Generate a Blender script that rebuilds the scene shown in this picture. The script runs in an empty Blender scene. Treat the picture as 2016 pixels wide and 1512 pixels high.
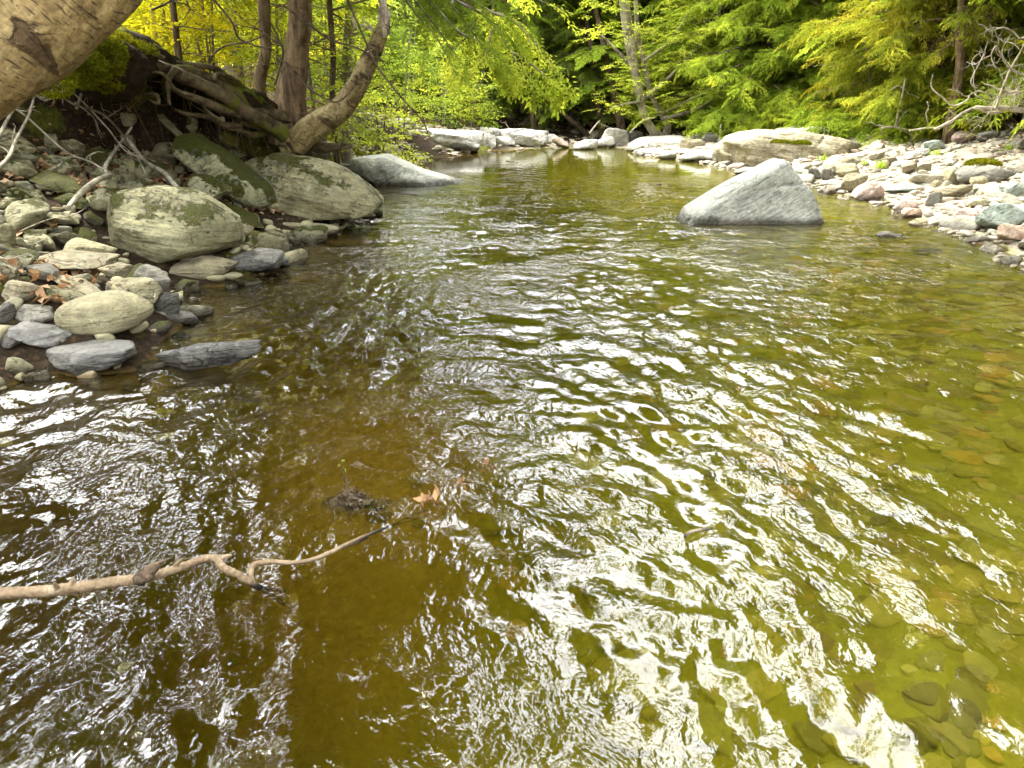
import bpy, math, random
import numpy as np
R = math.radians
sc = bpy.context.scene
col = sc.collection
rng = np.random.default_rng(7)
random.seed(7)

# ------------------------------------------------------------------ camera model
FPX, CX, CY = 1514.0, 1008.0, 756.0
PITCH = R(20.2)
CAMZ = 1.45
cp, sp = math.cos(PITCH), math.sin(PITCH)
FW = np.array([0, cp, -sp]); UP = np.array([0, sp, cp])
CAM = np.array([0, 0, CAMZ])

def ray(u, v):
    return np.array([(u - CX) / FPX, 0, 0]) + FW - (v - CY) / FPX * UP

def P(u, v, z=0.0):
    """where the sight line meets the level z"""
    d = ray(u, v)
    return CAM + d * ((z - CAMZ) / d[2])

def PY(u, v, y):
    """where the sight line meets the upright plane at distance y"""
    d = ray(u, v)
    return CAM + d * (y / d[1])

# ------------------------------------------------------------------ noise
_perm = np.random.default_rng(3).permutation(4096).astype(np.int64)
_grad = np.random.default_rng(4).normal(size=(4096, 3)); _grad /= np.linalg.norm(_grad, axis=1)[:, None]

def pnoise(x, y, z=0.0, seed=0):
    x, y, z = np.broadcast_arrays(np.asarray(x, float), np.asarray(y, float), np.asarray(z, float))
    xi, yi, zi = np.floor(x).astype(np.int64), np.floor(y).astype(np.int64), np.floor(z).astype(np.int64)
    xf, yf, zf = x - xi, y - yi, z - zi
    s = lambda t: t * t * t * (t * (t * 6 - 15) + 10)
    u, v, w = s(xf), s(yf), s(zf)
    def g(a, b, c):
        h = _perm[(_perm[(_perm[(xi + a + seed * 131) & 4095] + yi + b) & 4095] + zi + c) & 4095]
        G = _grad[h]
        return G[..., 0] * (xf - a) + G[..., 1] * (yf - b) + G[..., 2] * (zf - c)
    l = lambda a, b, t: a + (b - a) * t
    return 1.6 * l(l(l(g(0,0,0), g(1,0,0), u), l(g(0,1,0), g(1,1,0), u), v),
             l(l(g(0,0,1), g(1,0,1), u), l(g(0,1,1), g(1,1,1), u), v), w)

def fbm(x, y, z=0.0, seed=0, o=4, g=0.5):
    a, t, f = 1.0, 0.0, 1.0
    for k in range(o):
        t = t + a * pnoise(x * f, y * f, z * f, seed + k * 7)
        a *= g; f *= 2.03
    return t

def sstep(x, a, b):
    t = np.clip((x - a) / (b - a), 0, 1)
    return t * t * (3 - 2 * t)

# ------------------------------------------------------------------ terrain
shore = [(-3.3, -6), (-2.9, 1.5), (-2.75, 3.2)]
for q in [(60,742),(270,735),(360,640),(350,575),(455,560),(560,530),(520,490),(655,465),(715,430),(712,400),(690,362),
          (775,330),(800,318),(900,304),(945,298),(1075,291),(1100,287),(1160,287),(1235,292),(1300,312),(1340,308),(1440,333),(1520,345),
          (1600,360),(1690,392),(1740,392),(1800,428),(1860,445),(1960,475),(2016,512)]:
    p = P(*q); shore.append((p[0], p[1]))
shore += [(4.7, 5.5), (4.4, 3), (4.3, 0), (4.3, -6)]
SH = np.array(shore)

def shore_sd(x, y):
    x = np.asarray(x, float); y = np.asarray(y, float)
    best = np.full(x.shape, 1e9); ins = np.zeros(x.shape, bool)
    n = len(SH)
    for i in range(n):
        ax, ay = SH[i]; bx, by = SH[(i + 1) % n]
        ex, ey = bx - ax, by - ay
        t = np.clip(((x - ax) * ex + (y - ay) * ey) / (ex * ex + ey * ey), 0, 1)
        if i < n - 1:
            best = np.minimum(best, (x - ax - t * ex) ** 2 + (y - ay - t * ey) ** 2)
        c = (ay > y) != (by > y)
        ins ^= c & (x < ax + (y - ay) * ex / (ey if ey else 1e-9))
    d = np.sqrt(best)
    return np.where(ins, -d, d)

RIDGE = np.array([(-6.4, -6), (-6.0, 4), (-5.3, 6.8), (-4.4, 9.0), (-3.6, 10.3), (-2.75, 11.3), (-3.9, 14), (-4.6, 18), (-5.5, 24), (-6, 40)])
def ridge_sd(x, y):
    """positive behind (to the left of) the bank edge"""
    return np.interp(y, RIDGE[:, 1], RIDGE[:, 0]) - x

def gh(x, y, rough=True):
    x = np.asarray(x, float); y = np.asarray(y, float)
    d = shore_sd(x, y)
    n1 = fbm(x * .8, y * .8, 0, 11, 4)
    dl = np.maximum(d, 0)
    crest = np.interp(y, [0, 6, 8.2, 9.2, 10, 11.2, 13, 16, 20, 28, 40], [2.2, 2.3, 2.3, 2.1, 1.7, .95, 1.0, 1.15, 1.2, 1.4, 3.0])
    sr = ridge_sd(x, y)
    front = np.minimum(.47 * dl, crest - np.interp(y, [5, 7, 9, 11, 13], [.3, .75, .85, .2, .1]))
    back = crest + .10 * np.maximum(sr, 0) + .25 * np.maximum(sr - 9, 0)
    hl = front + (back - front) * sstep(sr, -.12, .16)
    hr = .16 * np.minimum(dl, 5.2) + .07 * np.maximum(dl - 5.2, 0) + .26 * np.maximum(dl - 9, 0)
    hf = .10 * np.minimum(dl, 4) + .24 * np.maximum(dl - 4, 0)
    wl = sstep(-x, -.3, 1.6); wf = sstep(y, 22, 30)
    h = (hr * (1 - wl) + hl * wl) * (1 - wf) + hf * wf
    h = np.minimum(h, 16 + .03 * dl)
    h = h + np.where(d > 0, n1 * .05 * np.minimum(dl, 2) + .12 * fbm(x * .25, y * .25, 0, 5, 3) * np.clip(dl - 2, 0, 6) / 3, 0)
    dep = np.minimum(.75, .30 * (-d)) + .03
    dep = dep * (1 - .66 * sstep(x, -.9, 1.6))
    dep = dep * (1 - .5 * sstep(y, 5, 9))
    dep = dep * (1 - .5 * np.exp(-((x + .7) / .6) ** 2 - ((y - 3.3) / 1.3) ** 2)) + .45 * np.exp(-((x + 1.5) / .9) ** 2 - ((y - 1.9) / 1.5) ** 2) * (d < -.3)
    hw = -dep + n1 * .03
    return np.where(d > 0, h + .005, hw)

def hit(u, v, off=0.0):
    """first point of the ground along a sight line"""
    d = ray(u, v)
    t = np.concatenate([np.arange(1.5, 14, .04), np.arange(14, 60, .15)])
    X = CAM[0] + d[0] * t; Y = CAM[1] + d[1] * t; Z = CAM[2] + d[2] * t
    g = np.maximum(gh(X, Y), 0) + off
    k = np.argmax(Z < g)
    if not (Z < g).any(): k = len(t) - 1
    return np.array([X[k], Y[k], g[k] - off])

# ------------------------------------------------------------------ mesh helpers
def mesh_from(name, V, F, smooth=True, tint=None):
    V = np.asarray(V, np.float32).reshape(-1, 3)
    Fs = [np.asarray(f, np.int32) for f in (F if isinstance(F, list) else [F]) if len(f)]
    me = bpy.data.meshes.new(name)
    me.vertices.add(len(V)); me.vertices.foreach_set('co', V.ravel())
    loops = np.concatenate([f.ravel() for f in Fs])
    tot = np.concatenate([np.full(len(f), f.shape[1], np.int32) for f in Fs])
    st = np.concatenate([[0], np.cumsum(tot)[:-1]]).astype(np.int32)
    me.loops.add(len(loops)); me.loops.foreach_set('vertex_index', loops)
    me.polygons.add(len(tot)); me.polygons.foreach_set('loop_start', st); me.polygons.foreach_set('loop_total', tot)
    me.polygons.foreach_set('use_smooth', np.full(len(tot), smooth))
    if tint is not None:
        a = me.attributes.new('tint', 'FLOAT', 'POINT'); a.data.foreach_set('value', np.asarray(tint, np.float32).ravel())
    me.update(calc_edges=True)
    return me

def add(name, me, mat, parent=None, loc=(0,0,0), rot=None, scale=None):
    o = bpy.data.objects.new(name, me); col.objects.link(o)
    if mat is not None and len(me.materials) == 0: me.materials.append(mat)
    o.location = loc
    if rot is not None: o.rotation_euler = rot
    if scale is not None: o.scale = scale
    if parent is not None: o.parent = parent
    return o

def tag(o, label, cat, group=None, kind=None):
    if label: o['label'] = label
    if cat: o['category'] = cat
    if group: o['group'] = group
    if kind: o['kind'] = kind
    return o

def root(name, loc, label, cat, group=None, rotz=0):
    o = bpy.data.objects.new(name, None); col.objects.link(o)
    o.location = loc; o.rotation_euler = (0, 0, rotz); o.empty_display_size = .2
    return tag(o, label, cat, group)

def copy_tree(r, loc, rotz, s, label, group=None):
    c = r.copy(); col.objects.link(c); c.location = loc; c.rotation_euler = (0, 0, rotz); c.scale = (s, s, s)
    c['label'] = label
    if group: c['group'] = group
    for ch in r.children:
        k = ch.copy(); col.objects.link(k); k.parent = c
    return c

class MB:
    def __init__(s): s.V = []; s.Q = []; s.T = []; s.t = []; s.n = 0
    def add(s, V, Q=None, T=None, tint=None):
        V = np.asarray(V, float).reshape(-1, 3)
        s.V.append(V)
        if Q is not None and len(Q): s.Q.append(np.asarray(Q) + s.n)
        if T is not None and len(T): s.T.append(np.asarray(T) + s.n)
        s.t.append(np.zeros(len(V)) if tint is None else np.broadcast_to(tint, (len(V),)).astype(float))
        s.n += len(V)
    def quads(s, Q4, tint=None):
        """Q4: (n,4,3) loose quads; tint (n,)"""
        n = len(Q4)
        if n == 0: return
        s.V.append(Q4.reshape(-1, 3)); s.Q.append(np.arange(4 * n).reshape(n, 4) + s.n)
        s.t.append(np.zeros(4 * n) if tint is None else np.repeat(tint, 4)); s.n += 4 * n
    def mesh(s, name, loc=(0,0,0), smooth=True):
        V = np.concatenate(s.V) - np.asarray(loc, float)
        F = []
        if s.Q: F.append(np.concatenate(s.Q))
        if s.T: F.append(np.concatenate(s.T))
        return mesh_from(name, V, F, smooth, np.concatenate(s.t))

def resample(path, n, rad=None):
    path = np.asarray(path, float); m = len(path)
    # Catmull-Rom
    t = np.linspace(0, m - 1, n); i = np.clip(t.astype(int), 0, m - 2); f = (t - i)[:, None]
    g = lambda k: path[np.clip(k, 0, m - 1)]
    p0, p1, p2, p3 = g(i - 1), g(i), g(i + 1), g(i + 2)
    out = .5 * ((2 * p1) + (p2 - p0) * f + (2 * p0 - 5 * p1 + 4 * p2 - p3) * f ** 2 + (3 * p1 - p0 - 3 * p2 + p3) * f ** 3)
    if rad is None: return out
    return out, np.interp(t, np.arange(m), rad)

def tube(mb, path, rad, n=24, seg=8, bump=0.0, bfreq=3.0, seed=0, flute=0.0, tint=0.0, stretch=.3):
    p, r = resample(path, n, rad)
    tan = np.gradient(p, axis=0); tan /= np.linalg.norm(tan, axis=1)[:, None] + 1e-9
    ref = np.array([.31, .9, .12]) if abs(tan[:, 2].mean()) > .6 else np.array([.02, .05, 1.0])
    a = np.cross(tan, ref); a /= np.linalg.norm(a, axis=1)[:, None] + 1e-9
    b = np.cross(tan, a)
    th = np.linspace(0, 2 * math.pi, seg, endpoint=False)
    dirs = np.cos(th)[None, :, None] * a[:, None] + np.sin(th)[None, :, None] * b[:, None]
    rr = np.broadcast_to(r[:, None], (n, seg)).copy()
    if bump or flute:
        L = np.concatenate([[0], np.cumsum(np.linalg.norm(np.diff(p, axis=0), axis=1))])
        cx = np.cos(th)[None] * bfreq; cy = np.sin(th)[None] * bfreq
        nz = fbm(cx + 0 * L[:, None], cy + 0 * L[:, None], L[:, None] * bfreq * stretch / max(r.mean(), .01) * .3 + seed * 9.1, seed, 4)
        rr *= 1 + bump * nz
        if flute: rr *= 1 + flute * np.cos(5 * th + seed)[None] * np.linspace(1, 0, n)[:, None] ** 2
    V = p[:, None] + dirs * rr[..., None]
    V = V.reshape(-1, 3)
    i = np.arange(n - 1)[:, None] * seg; j = np.arange(seg)[None]; j2 = (j + 1) % seg
    Q = np.stack([i + j, i + j2, i + seg + j2, i + seg + j], -1).reshape(-1, 4)
    V = np.concatenate([V, [p[0] - tan[0] * r[0] * .3, p[-1] + tan[-1] * r[-1] * .5]])
    c0, c1 = n * seg, n * seg + 1
    jj = np.arange(seg); e = (n - 1) * seg
    T = np.concatenate([np.stack([np.full(seg, c0), (jj + 1) % seg, jj], -1), np.stack([np.full(seg, c1), e + jj, e + (jj + 1) % seg], -1)])
    mb.add(V, Q, T, tint)

# ------------------------------------------------------------------ materials
def newmat(name):
    m = bpy.data.materials.new(name); m.use_nodes = True
    nt = m.node_tree; nt.nodes.clear()
    out = nt.nodes.new('ShaderNodeOutputMaterial')
    class N: pass
    N = N(); N.m = m; N.nt = nt; N.out = out
    def nd(t, **k):
        x = nt.nodes.new('ShaderNode' + t)
        for a, b in k.items(): setattr(x, a, b)
        return x
    def ln(a, b): nt.links.new(a, b)
    N.nd, N.ln = nd, ln
    def noise(vec, scale, detail=4, rough=.55, dist=0.0):
        x = nd('TexNoise'); x.inputs['Scale'].default_value = scale; x.inputs['Detail'].default_value = detail
        x.inputs['Roughness'].default_value = rough; x.inputs['Distortion'].default_value = dist
        if vec is not None: ln(vec, x.inputs['Vector'])
        return x.outputs['Fac']
    def ramp(fac, stops, interp='LINEAR'):
        x = nd('ValToRGB'); e = x.color_ramp; e.interpolation = interp
        while len(e.elements) > len(stops): e.elements.remove(e.elements[-1])
        while len(e.elements) < len(stops): e.elements.new(.5)
        for s, (p, c) in zip(e.elements, stops):
            s.position = p; s.color = (*c, 1) if len(c) == 3 else c
        ln(fac, x.inputs['Fac']); return x.outputs['Color']
    def mix(f, a, b, mode='MIX'):
        x = nd('Mix', data_type='RGBA', blend_type=mode)
        for s, v in ((0, f), (6, a), (7, b)):
            if isinstance(v, (int, float)): x.inputs[s].default_value = v
            elif isinstance(v, tuple): x.inputs[s].default_value = (*v, 1)
            else: ln(v, x.inputs[s])
        return x.outputs[2]
    def math_(op, a, b=None, c=None):
        x = nd('Math', operation=op)
        for s, v in enumerate((a, b, c)):
            if v is None: continue
            if isinstance(v, (int, float)): x.inputs[s].default_value = v
            else: ln(v, x.inputs[s])
        return x.outputs[0]
    def mapr(f, a, b, c=0., d=1.):
        x = nd('MapRange', interpolation_type='SMOOTHSTEP'); ln(f, x.inputs['Value'])
        x.inputs['From Min'].default_value = a; x.inputs['From Max'].default_value = b
        x.inputs['To Min'].default_value = c; x.inputs['To Max'].default_value = d
        return x.outputs['Result']
    def bump(h, strength, dist, nrm=None):
        x = nd('Bump'); x.inputs['Strength'].default_value = strength; x.inputs['Distance'].default_value = dist
        ln(h, x.inputs['Height'])
        if nrm is not None: ln(nrm, x.inputs['Normal'])
        return x.outputs['Normal']
    def mapping(vec, scale=(1,1,1), rot=(0,0,0), loc=(0,0,0)):
        x = nd('Mapping'); x.inputs['Scale'].default_value = scale; x.inputs['Rotation'].default_value = rot; x.inputs['Location'].default_value = loc
        ln(vec, x.inputs['Vector']); return x.outputs['Vector']
    def principled(color, rough=.8, nrm=None, spec=.3):
        x = nd('BsdfPrincipled')
        for k, v in (('Base Color', color), ('Roughness', rough)):
            if isinstance(v, (int, float)): x.inputs[k].default_value = v
            elif isinstance(v, tuple): x.inputs[k].default_value = (*v, 1)
            else: ln(v, x.inputs[k])
        x.inputs['Specular IOR Level'].default_value = spec
        if nrm is not None: ln(nrm, x.inputs['Normal'])
        ln(x.outputs[0], out.inputs['Surface']); return x
    N.noise, N.ramp, N.mix, N.math, N.mapr, N.bump, N.mapping, N.principled = noise, ramp, mix, math_, mapr, bump, mapping, principled
    N.geo = lambda: nd('NewGeometry'); N.tc = lambda: nd('TexCoord')
    return N

def sep(N, vec):
    x = N.nd('SeparateXYZ'); N.ln(vec, x.inputs[0]); return x.outputs

def rock_mat(name, tones, moss=0.0, crack=.55, strata=.5, srot=(.3, .5, 0), wet=True, mosscol=((.06,.075,.004),(.27,.26,.014)), lichen=.4, vary=False, scale=1.0, darkpits=.5):
    N = newmat(name); g = N.geo(); pos = g.outputs['Position']; tc = N.tc().outputs['Object']
    oi = N.nd('ObjectInfo').outputs['Random']
    base = pos
    n1 = N.noise(base, 2.2 * scale, 6, .6)
    n2 = N.noise(base, 14 * scale, 8, .7)
    vr = N.nd('VectorRotate', rotation_type='EULER_XYZ'); vr.inputs['Rotation'].default_value = srot; N.ln(pos, vr.inputs['Vector'])
    sm = N.mapping(vr.outputs[0], (1.6, 1.6, 17))
    n3 = N.noise(sm, 1.6 * scale, 6, .6, .6)
    c = N.ramp(n1, [(.3, tones[0]), (.5, tones[1]), (.72, tones[2])])
    if vary:
        c2 = N.ramp(oi, vary, 'LINEAR')
        c = N.mix(.75, c, c2)
        at = N.nd('Attribute', attribute_name='tint').outputs['Fac']
    sp_ = N.ramp(n2, [(.32, (.30,.30,.30)), (.5, (.85,.85,.85)), (.7, (1.35,1.33,1.28))])
    c = N.mix(.6, c, sp_, 'MULTIPLY')
    st = N.ramp(n3, [(.34, (.42,.40,.37)), (.5, (1,1,1)), (.66, (1.25,1.24,1.2))])
    c = N.mix(strata, c, st, 'MULTIPLY')
    pit = N.noise(base, 38 * scale, 3, .6)
    c = N.mix(N.mapr(pit, .30, .42, darkpits, 0), c, (.03,.028,.02))
    li = N.noise(base, 6.5 * scale, 9, .72, .4)
    c = N.mix(N.mapr(li, .56, .66, 0, lichen), c, (.42,.45,.36))
    hgt = N.math('ADD', N.math('MULTIPLY', n2, .5), N.math('MULTIPLY', n3, .9 * strata + .1))
    hgt = N.math('ADD', hgt, N.math('MULTIPLY', pit, .25))
    cn = N.noise(N.mapping(vr.outputs[0], (1.1, 1.1, 3.2)), 2.6 * scale, 5, .55, 1.2)
    ck = N.mapr(N.math('ABSOLUTE', N.math('SUBTRACT', cn, .5)), .0, .013, 1, 0)
    ck = N.math('MULTIPLY', ck, N.mapr(N.noise(base, 1.7, 2, .5), .45, .55))
    c = N.mix(N.math('MULTIPLY', ck, crack), c, (.03,.026,.018))
    hgt = N.math('SUBTRACT', hgt, N.math('MULTIPLY', ck, crack))
    rough = .82
    if moss > 0:
        nz = sep(N, g.outputs['Normal'])[2]
        mn = N.noise(base, 3.1 * scale, 8, .68)
        a = N.math('ADD', N.math('MULTIPLY', nz, .17), N.math('ADD', N.math('MULTIPLY', mn, .78), N.math('MULTIPLY', N.noise(base, 24, 5, .7), .26)))
        mk = N.mapr(a, .86 - .36 * moss, .90 - .36 * moss)
        mf = N.noise(base, 75, 5, .75)
        mc = N.ramp(mf, [(.25, (.01,.014,.002)), (.42, mosscol[0]), (.72, mosscol[1])]); mc = N.mix(N.mapr(n1, .35, .65), mc, N.mix(1.0, mc, (.75,.72,.6), 'MULTIPLY'))
        c = N.mix(mk, c, mc)
        hgt = N.math('ADD', hgt, N.math('MULTIPLY', mk, N.math('ADD', .9, N.math('MULTIPLY', mf, 2.6))))
    if wet:
        z = sep(N, pos)[2]
        zz = N.math('ADD', z, N.math('MULTIPLY', N.math('SUBTRACT', n1, .5), .12))
        w = N.mapr(zz, .02, .12, 1, 0)
        c = N.mix(w, c, N.mix(1.0, c, (.22,.195,.16), 'MULTIPLY'))
        rough = N.mapr(w, 0, 1, .82, .22)
    N.principled(c, rough, N.bump(hgt, 1.0, .065))
    return N.m

def leaf_mat(name, stops, trans=.45, tcol=1.3, pscale=.6, gloss=.0):
    N = newmat(name)
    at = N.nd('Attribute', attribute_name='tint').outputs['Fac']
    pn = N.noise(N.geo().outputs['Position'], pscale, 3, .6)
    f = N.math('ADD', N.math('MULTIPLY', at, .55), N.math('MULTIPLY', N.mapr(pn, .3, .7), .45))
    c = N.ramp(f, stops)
    d = N.nd('BsdfDiffuse'); N.ln(c, d.inputs['Color'])
    t = N.nd('BsdfTranslucent'); N.ln(N.mix(1.0, c, (tcol, tcol * .96, tcol * .6), 'MULTIPLY'), t.inputs['Color'])
    mx = N.nd('MixShader'); mx.inputs[0].default_value = trans
    N.ln(d.outputs[0], mx.inputs[1]); N.ln(t.outputs[0], mx.inputs[2])
    o = mx.outputs[0]
    if gloss:
        gl = N.nd('BsdfGlossy'); gl.inputs['Roughness'].default_value = .35; gl.inputs['Color'].default_value = (.8,.9,.8,1)
        m2 = N.nd('MixShader'); m2.inputs[0].default_value = gloss
        N.ln(o, m2.inputs[1]); N.ln(gl.outputs[0], m2.inputs[2]); o = m2.outputs[0]
    N.ln(o, N.out.inputs['Surface'])
    return N.m

def bark_mat(name, dark, light, moss=0.0, vscale=(14, 14, 2.2), strength=.9, dist=.03, obj=False):
    N = newmat(name); g = N.geo(); pos = g.outputs['Position']
    v = N.mapping(pos, vscale)
    n = N.noise(v, 1.5, 8, .65, .5); n2 = N.noise(pos, 3, 5, .6); n3 = N.noise(pos, 45, 4, .7)
    f = N.math('ADD', N.math('MULTIPLY', n, .8), N.math('MULTIPLY', n3, .2))
    c = N.ramp(f, [(.36, tuple(x * .3 for x in dark)), (.48, dark), (.62, light)])
    c = N.mix(N.mapr(n2, .4, .7, 0, .5), c, tuple(x * 1.5 for x in light))
    if moss:
        c = N.mix(N.mapr(N.noise(pos, 2.3, 7, .7), .62 - .3 * moss, .7 - .3 * moss, 0, .9), c, (.09,.10,.012))
    N.principled(c, .9, N.bump(f, strength, dist), .15)
    return N.m

def birch_mat(name, axis, tone=(1, 1, 1)):
    """pale bark with dark lenticels across the trunk and peeled patches"""
    N = newmat(name); g = N.geo(); pos = g.outputs['Position']
    a = np.array(axis, float); a /= np.linalg.norm(a)
    rot = (0, math.atan2(a[0], a[2]), 0)
    vr = N.nd('VectorRotate', rotation_type='EULER_XYZ', invert=True); vr.inputs['Rotation'].default_value = rot; N.ln(pos, vr.inputs['Vector'])
    v = vr.outputs[0]
    n0 = N.noise(v, 3.2, 6, .6, .3)
    len_ = N.noise(N.mapping(v, (5, 5, 42)), 1.5, 4, .6)
    len2 = N.noise(N.mapping(v, (11, 11, 95)), 1.5, 3, .6)
    fine = N.noise(v, 32, 6, .7)
    c = N.ramp(n0, [(.3, (.14,.095,.04)), (.46, (.25,.19,.095)), (.58, (.35,.285,.16)), (.72, (.20,.135,.06))])
    c = N.mix(.85, c, N.ramp(fine, [(.3, (.40,.36,.30)), (.6, (1.2,1.17,1.1))]), 'MULTIPLY')
    c = N.mix(.7, c, N.ramp(N.noise(N.mapping(v, (6, 6, 1.5)), 3, 8, .75, .4), [(.35, (.5,.45,.38)), (.6, (1.2,1.18,1.12))]), 'MULTIPLY')
    c = N.mix(N.mapr(len_, .59, .64, 0, .85), c, (.055,.035,.018))
    c = N.mix(N.mapr(len2, .62, .66, 0, .7), c, (.07,.045,.025))
    pe = N.noise(N.mapping(v, (1.4, 1.4, 3.0)), 1.6, 7, .62, .8)
    c = N.mix(N.mapr(pe, .55, .60, 0, .9), c, N.ramp(fine, [(.3, (.02,.014,.008)), (.7, (.11,.065,.03))]))
    c = N.mix(N.mapr(pe, .575, .595, 0, 1) if False else 0.0, c, (.5,.45,.35))
    c = N.mix(1.0, c, tone, 'MULTIPLY')
    h = N.math('ADD', N.math('MULTIPLY', fine, .35), N.math('SUBTRACT', N.math('MULTIPLY', n0, .4), N.math('ADD', N.mapr(len_, .59, .64, 0, .35), N.mapr(pe, .59, .64, 0, .8))))
    N.principled(c, .75, N.bump(h, .8, .02), .25)
    return N.m

M = {}
grey = [(.20,.20,.155), (.30,.30,.235), (.40,.40,.32)]
M['rock_white'] = rock_mat('rock_white', [(.21,.21,.175), (.31,.315,.265), (.43,.43,.37)], strata=.42, srot=(0, R(32), 0), lichen=.2, darkpits=.35)
M['rock_far'] = rock_mat('rock_far', [(.38,.37,.34), (.52,.50,.46), (.64,.62,.58)], strata=.35, lichen=.2, darkpits=.2)
M['rock_pink'] = rock_mat('rock_pink', [(.42,.31,.25), (.52,.40,.33), (.62,.50,.43)], strata=.35, lichen=.1, darkpits=.2)
M['rock_tan'] = rock_mat('rock_tan', [(.19,.165,.10), (.29,.255,.16), (.38,.34,.225)], strata=.6, srot=(0, R(-8), 0), lichen=.25)
M['rock_olive'] = rock_mat('rock_olive', [(.14,.125,.065), (.24,.22,.12), (.35,.33,.19)], strata=.7, moss=.5, srot=(.1, R(-14), 0))
M['rock_pale'] = rock_mat('rock_pale', [(.18,.165,.09), (.265,.25,.14), (.36,.35,.205)], strata=.45, moss=.5, srot=(.1, R(-10), 0), lichen=.15)
M['rock_oval'] = rock_mat('rock_oval', [(.23,.205,.115), (.31,.28,.165), (.39,.36,.22)], strata=.4, srot=(0, R(4), 0), lichen=.05)
M['rock_moss'] = rock_mat('rock_moss', [(.17,.165,.09), (.30,.295,.17), (.47,.46,.30)], strata=.4, moss=.9)
M['rock_algae'] = rock_mat('rock_algae', [(.11,.10,.015), (.17,.155,.02), (.23,.21,.04)], strata=.2, moss=.2, lichen=0)
M['rock_grey'] = rock_mat('rock_grey', [(.13,.125,.10), (.20,.19,.155), (.28,.27,.22)], strata=.5, lichen=.15)
M['rock_dark'] = rock_mat('rock_dark', [(.05,.048,.04), (.10,.095,.08), (.17,.16,.14)], strata=.5, lichen=.15)
M['rock_wet'] = rock_mat('rock_wet', [(.10,.095,.085), (.17,.165,.15), (.27,.26,.24)], strata=.8, srot=(0, R(8), 0), lichen=.35)
M['rock_green'] = rock_mat('rock_green', [(.22,.26,.21), (.30,.34,.28), (.37,.41,.34)], strata=.4, lichen=.2)
M['rock_red'] = rock_mat('rock_red', [(.40,.26,.17), (.50,.35,.25), (.58,.46,.36)], strata=.4, lichen=.1)
cob_r = [(0,(.28,.255,.18)), (.15,(.36,.33,.235)), (.3,(.23,.225,.165)), (.45,(.40,.34,.235)), (.6,(.30,.295,.215)), (.72,(.40,.285,.19)), (.84,(.19,.175,.14)), (.93,(.45,.42,.34)), (1,(.33,.30,.195))]
cob_l = [(0,(.20,.185,.10)), (.2,(.34,.32,.19)), (.4,(.17,.16,.10)), (.55,(.35,.30,.18)), (.7,(.19,.18,.11)), (.85,(.09,.085,.06)), (1,(.33,.31,.20))]
M['cobble_right'] = rock_mat('cobble_right', [(.28,.265,.20), (.38,.355,.27), (.48,.45,.35)], strata=.3, vary=cob_r, lichen=.12, darkpits=.25)
M['cobble_left'] = rock_mat('cobble_left', [(.22,.21,.125), (.32,.31,.19), (.42,.41,.27)], strata=.4, moss=.6, vary=cob_l, lichen=.25)

def pebble_mat(name, stops, wet=True, darken=None):
    N = newmat(name)
    at = N.nd('Attribute', attribute_name='tint').outputs['Fac']
    c = N.ramp(at, stops); pos = N.geo().outputs['Position']
    n2 = N.noise(pos, 18, 6, .7)
    c = N.mix(.6, c, N.ramp(n2, [(.3, (.55,.55,.55)), (.7, (1.2,1.2,1.2))]), 'MULTIPLY')
    r = .8
    if wet:
        w = N.mapr(sep(N, pos)[2], .01, .06, 1, 0)
        c = N.mix(w, c, N.mix(1.0, c, (.40,.36,.30), 'MULTIPLY')); r = N.mapr(w, 0, 1, .8, .25)
    N.principled(c, r, N.bump(n2, .5, .02))
    return N.m
M['pebbles_right'] = pebble_mat('pebbles_right', cob_r)
M['pebbles_left'] = pebble_mat('pebbles_left', cob_l)
M['bed_stones'] = pebble_mat('bed_stones', [(0,(.16,.12,.02)), (.2,(.32,.27,.04)), (.35,(.06,.05,.014)), (.5,(.25,.21,.035)), (.62,(.42,.38,.11)), (.72,(.07,.065,.02)), (.85,(.34,.20,.03)), (1,(.22,.22,.045))], wet=False)

M['bark_hemlock'] = bark_mat('bark_hemlock', (.085,.055,.03), (.21,.15,.085), .15, (11,11,1.3), 1.0, .06)
M['bark_dark'] = bark_mat('bark_dark', (.05,.036,.022), (.13,.095,.06), .1)
M['bark_grey'] = bark_mat('bark_grey', (.11,.095,.065), (.23,.20,.15), .15, (6,6,3))
M['root'] = bark_mat('root', (.045,.033,.018), (.13,.10,.055), .35, (7,7,7), .8, .03)
M['dead'] = bark_mat('dead', (.22,.195,.14), (.40,.36,.285), 0, (9,9,9), .5, .01)
M['dead_dark'] = bark_mat('dead_dark', (.10,.08,.055), (.24,.20,.15), 0, (9,9,9), .5, .01)
M['drift'] = bark_mat('drift', (.24,.20,.14), (.42,.38,.30), 0, (9,9,9), .5, .01)
M['birch_near'] = birch_mat('birch_near', (.78, 0, .62), (.92, .90, .80))
M['birch_lean'] = birch_mat('birch_lean', (.45, 0, .9), (.72, .74, .66))

M['hem_dark'] = leaf_mat('hem_dark', [(0,(.040,.062,.012)), (.45,(.105,.150,.026)), (1,(.23,.28,.05))], .25, 1.2, .5)
M['hem_mid'] = leaf_mat('hem_mid', [(0,(.06,.095,.009)), (.45,(.145,.205,.018)), (.8,(.25,.30,.026)), (1,(.36,.35,.03))], .3, 1.3, .6)
M['hem_yellow'] = leaf_mat('hem_yellow', [(0,(.07,.10,.012)), (.4,(.18,.22,.02)), (.75,(.32,.31,.03)), (1,(.42,.33,.03))], .35, 1.3, .7)
M['leaf_lime'] = leaf_mat('leaf_lime', [(0,(.075,.12,.012)), (.4,(.23,.29,.028)), (1,(.48,.49,.08))], .5, 1.4, .8)
M['leaf_green'] = leaf_mat('leaf_green', [(0,(.055,.095,.014)), (.5,(.17,.235,.035)), (1,(.36,.42,.10))], .45, 1.3, .6)
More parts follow.
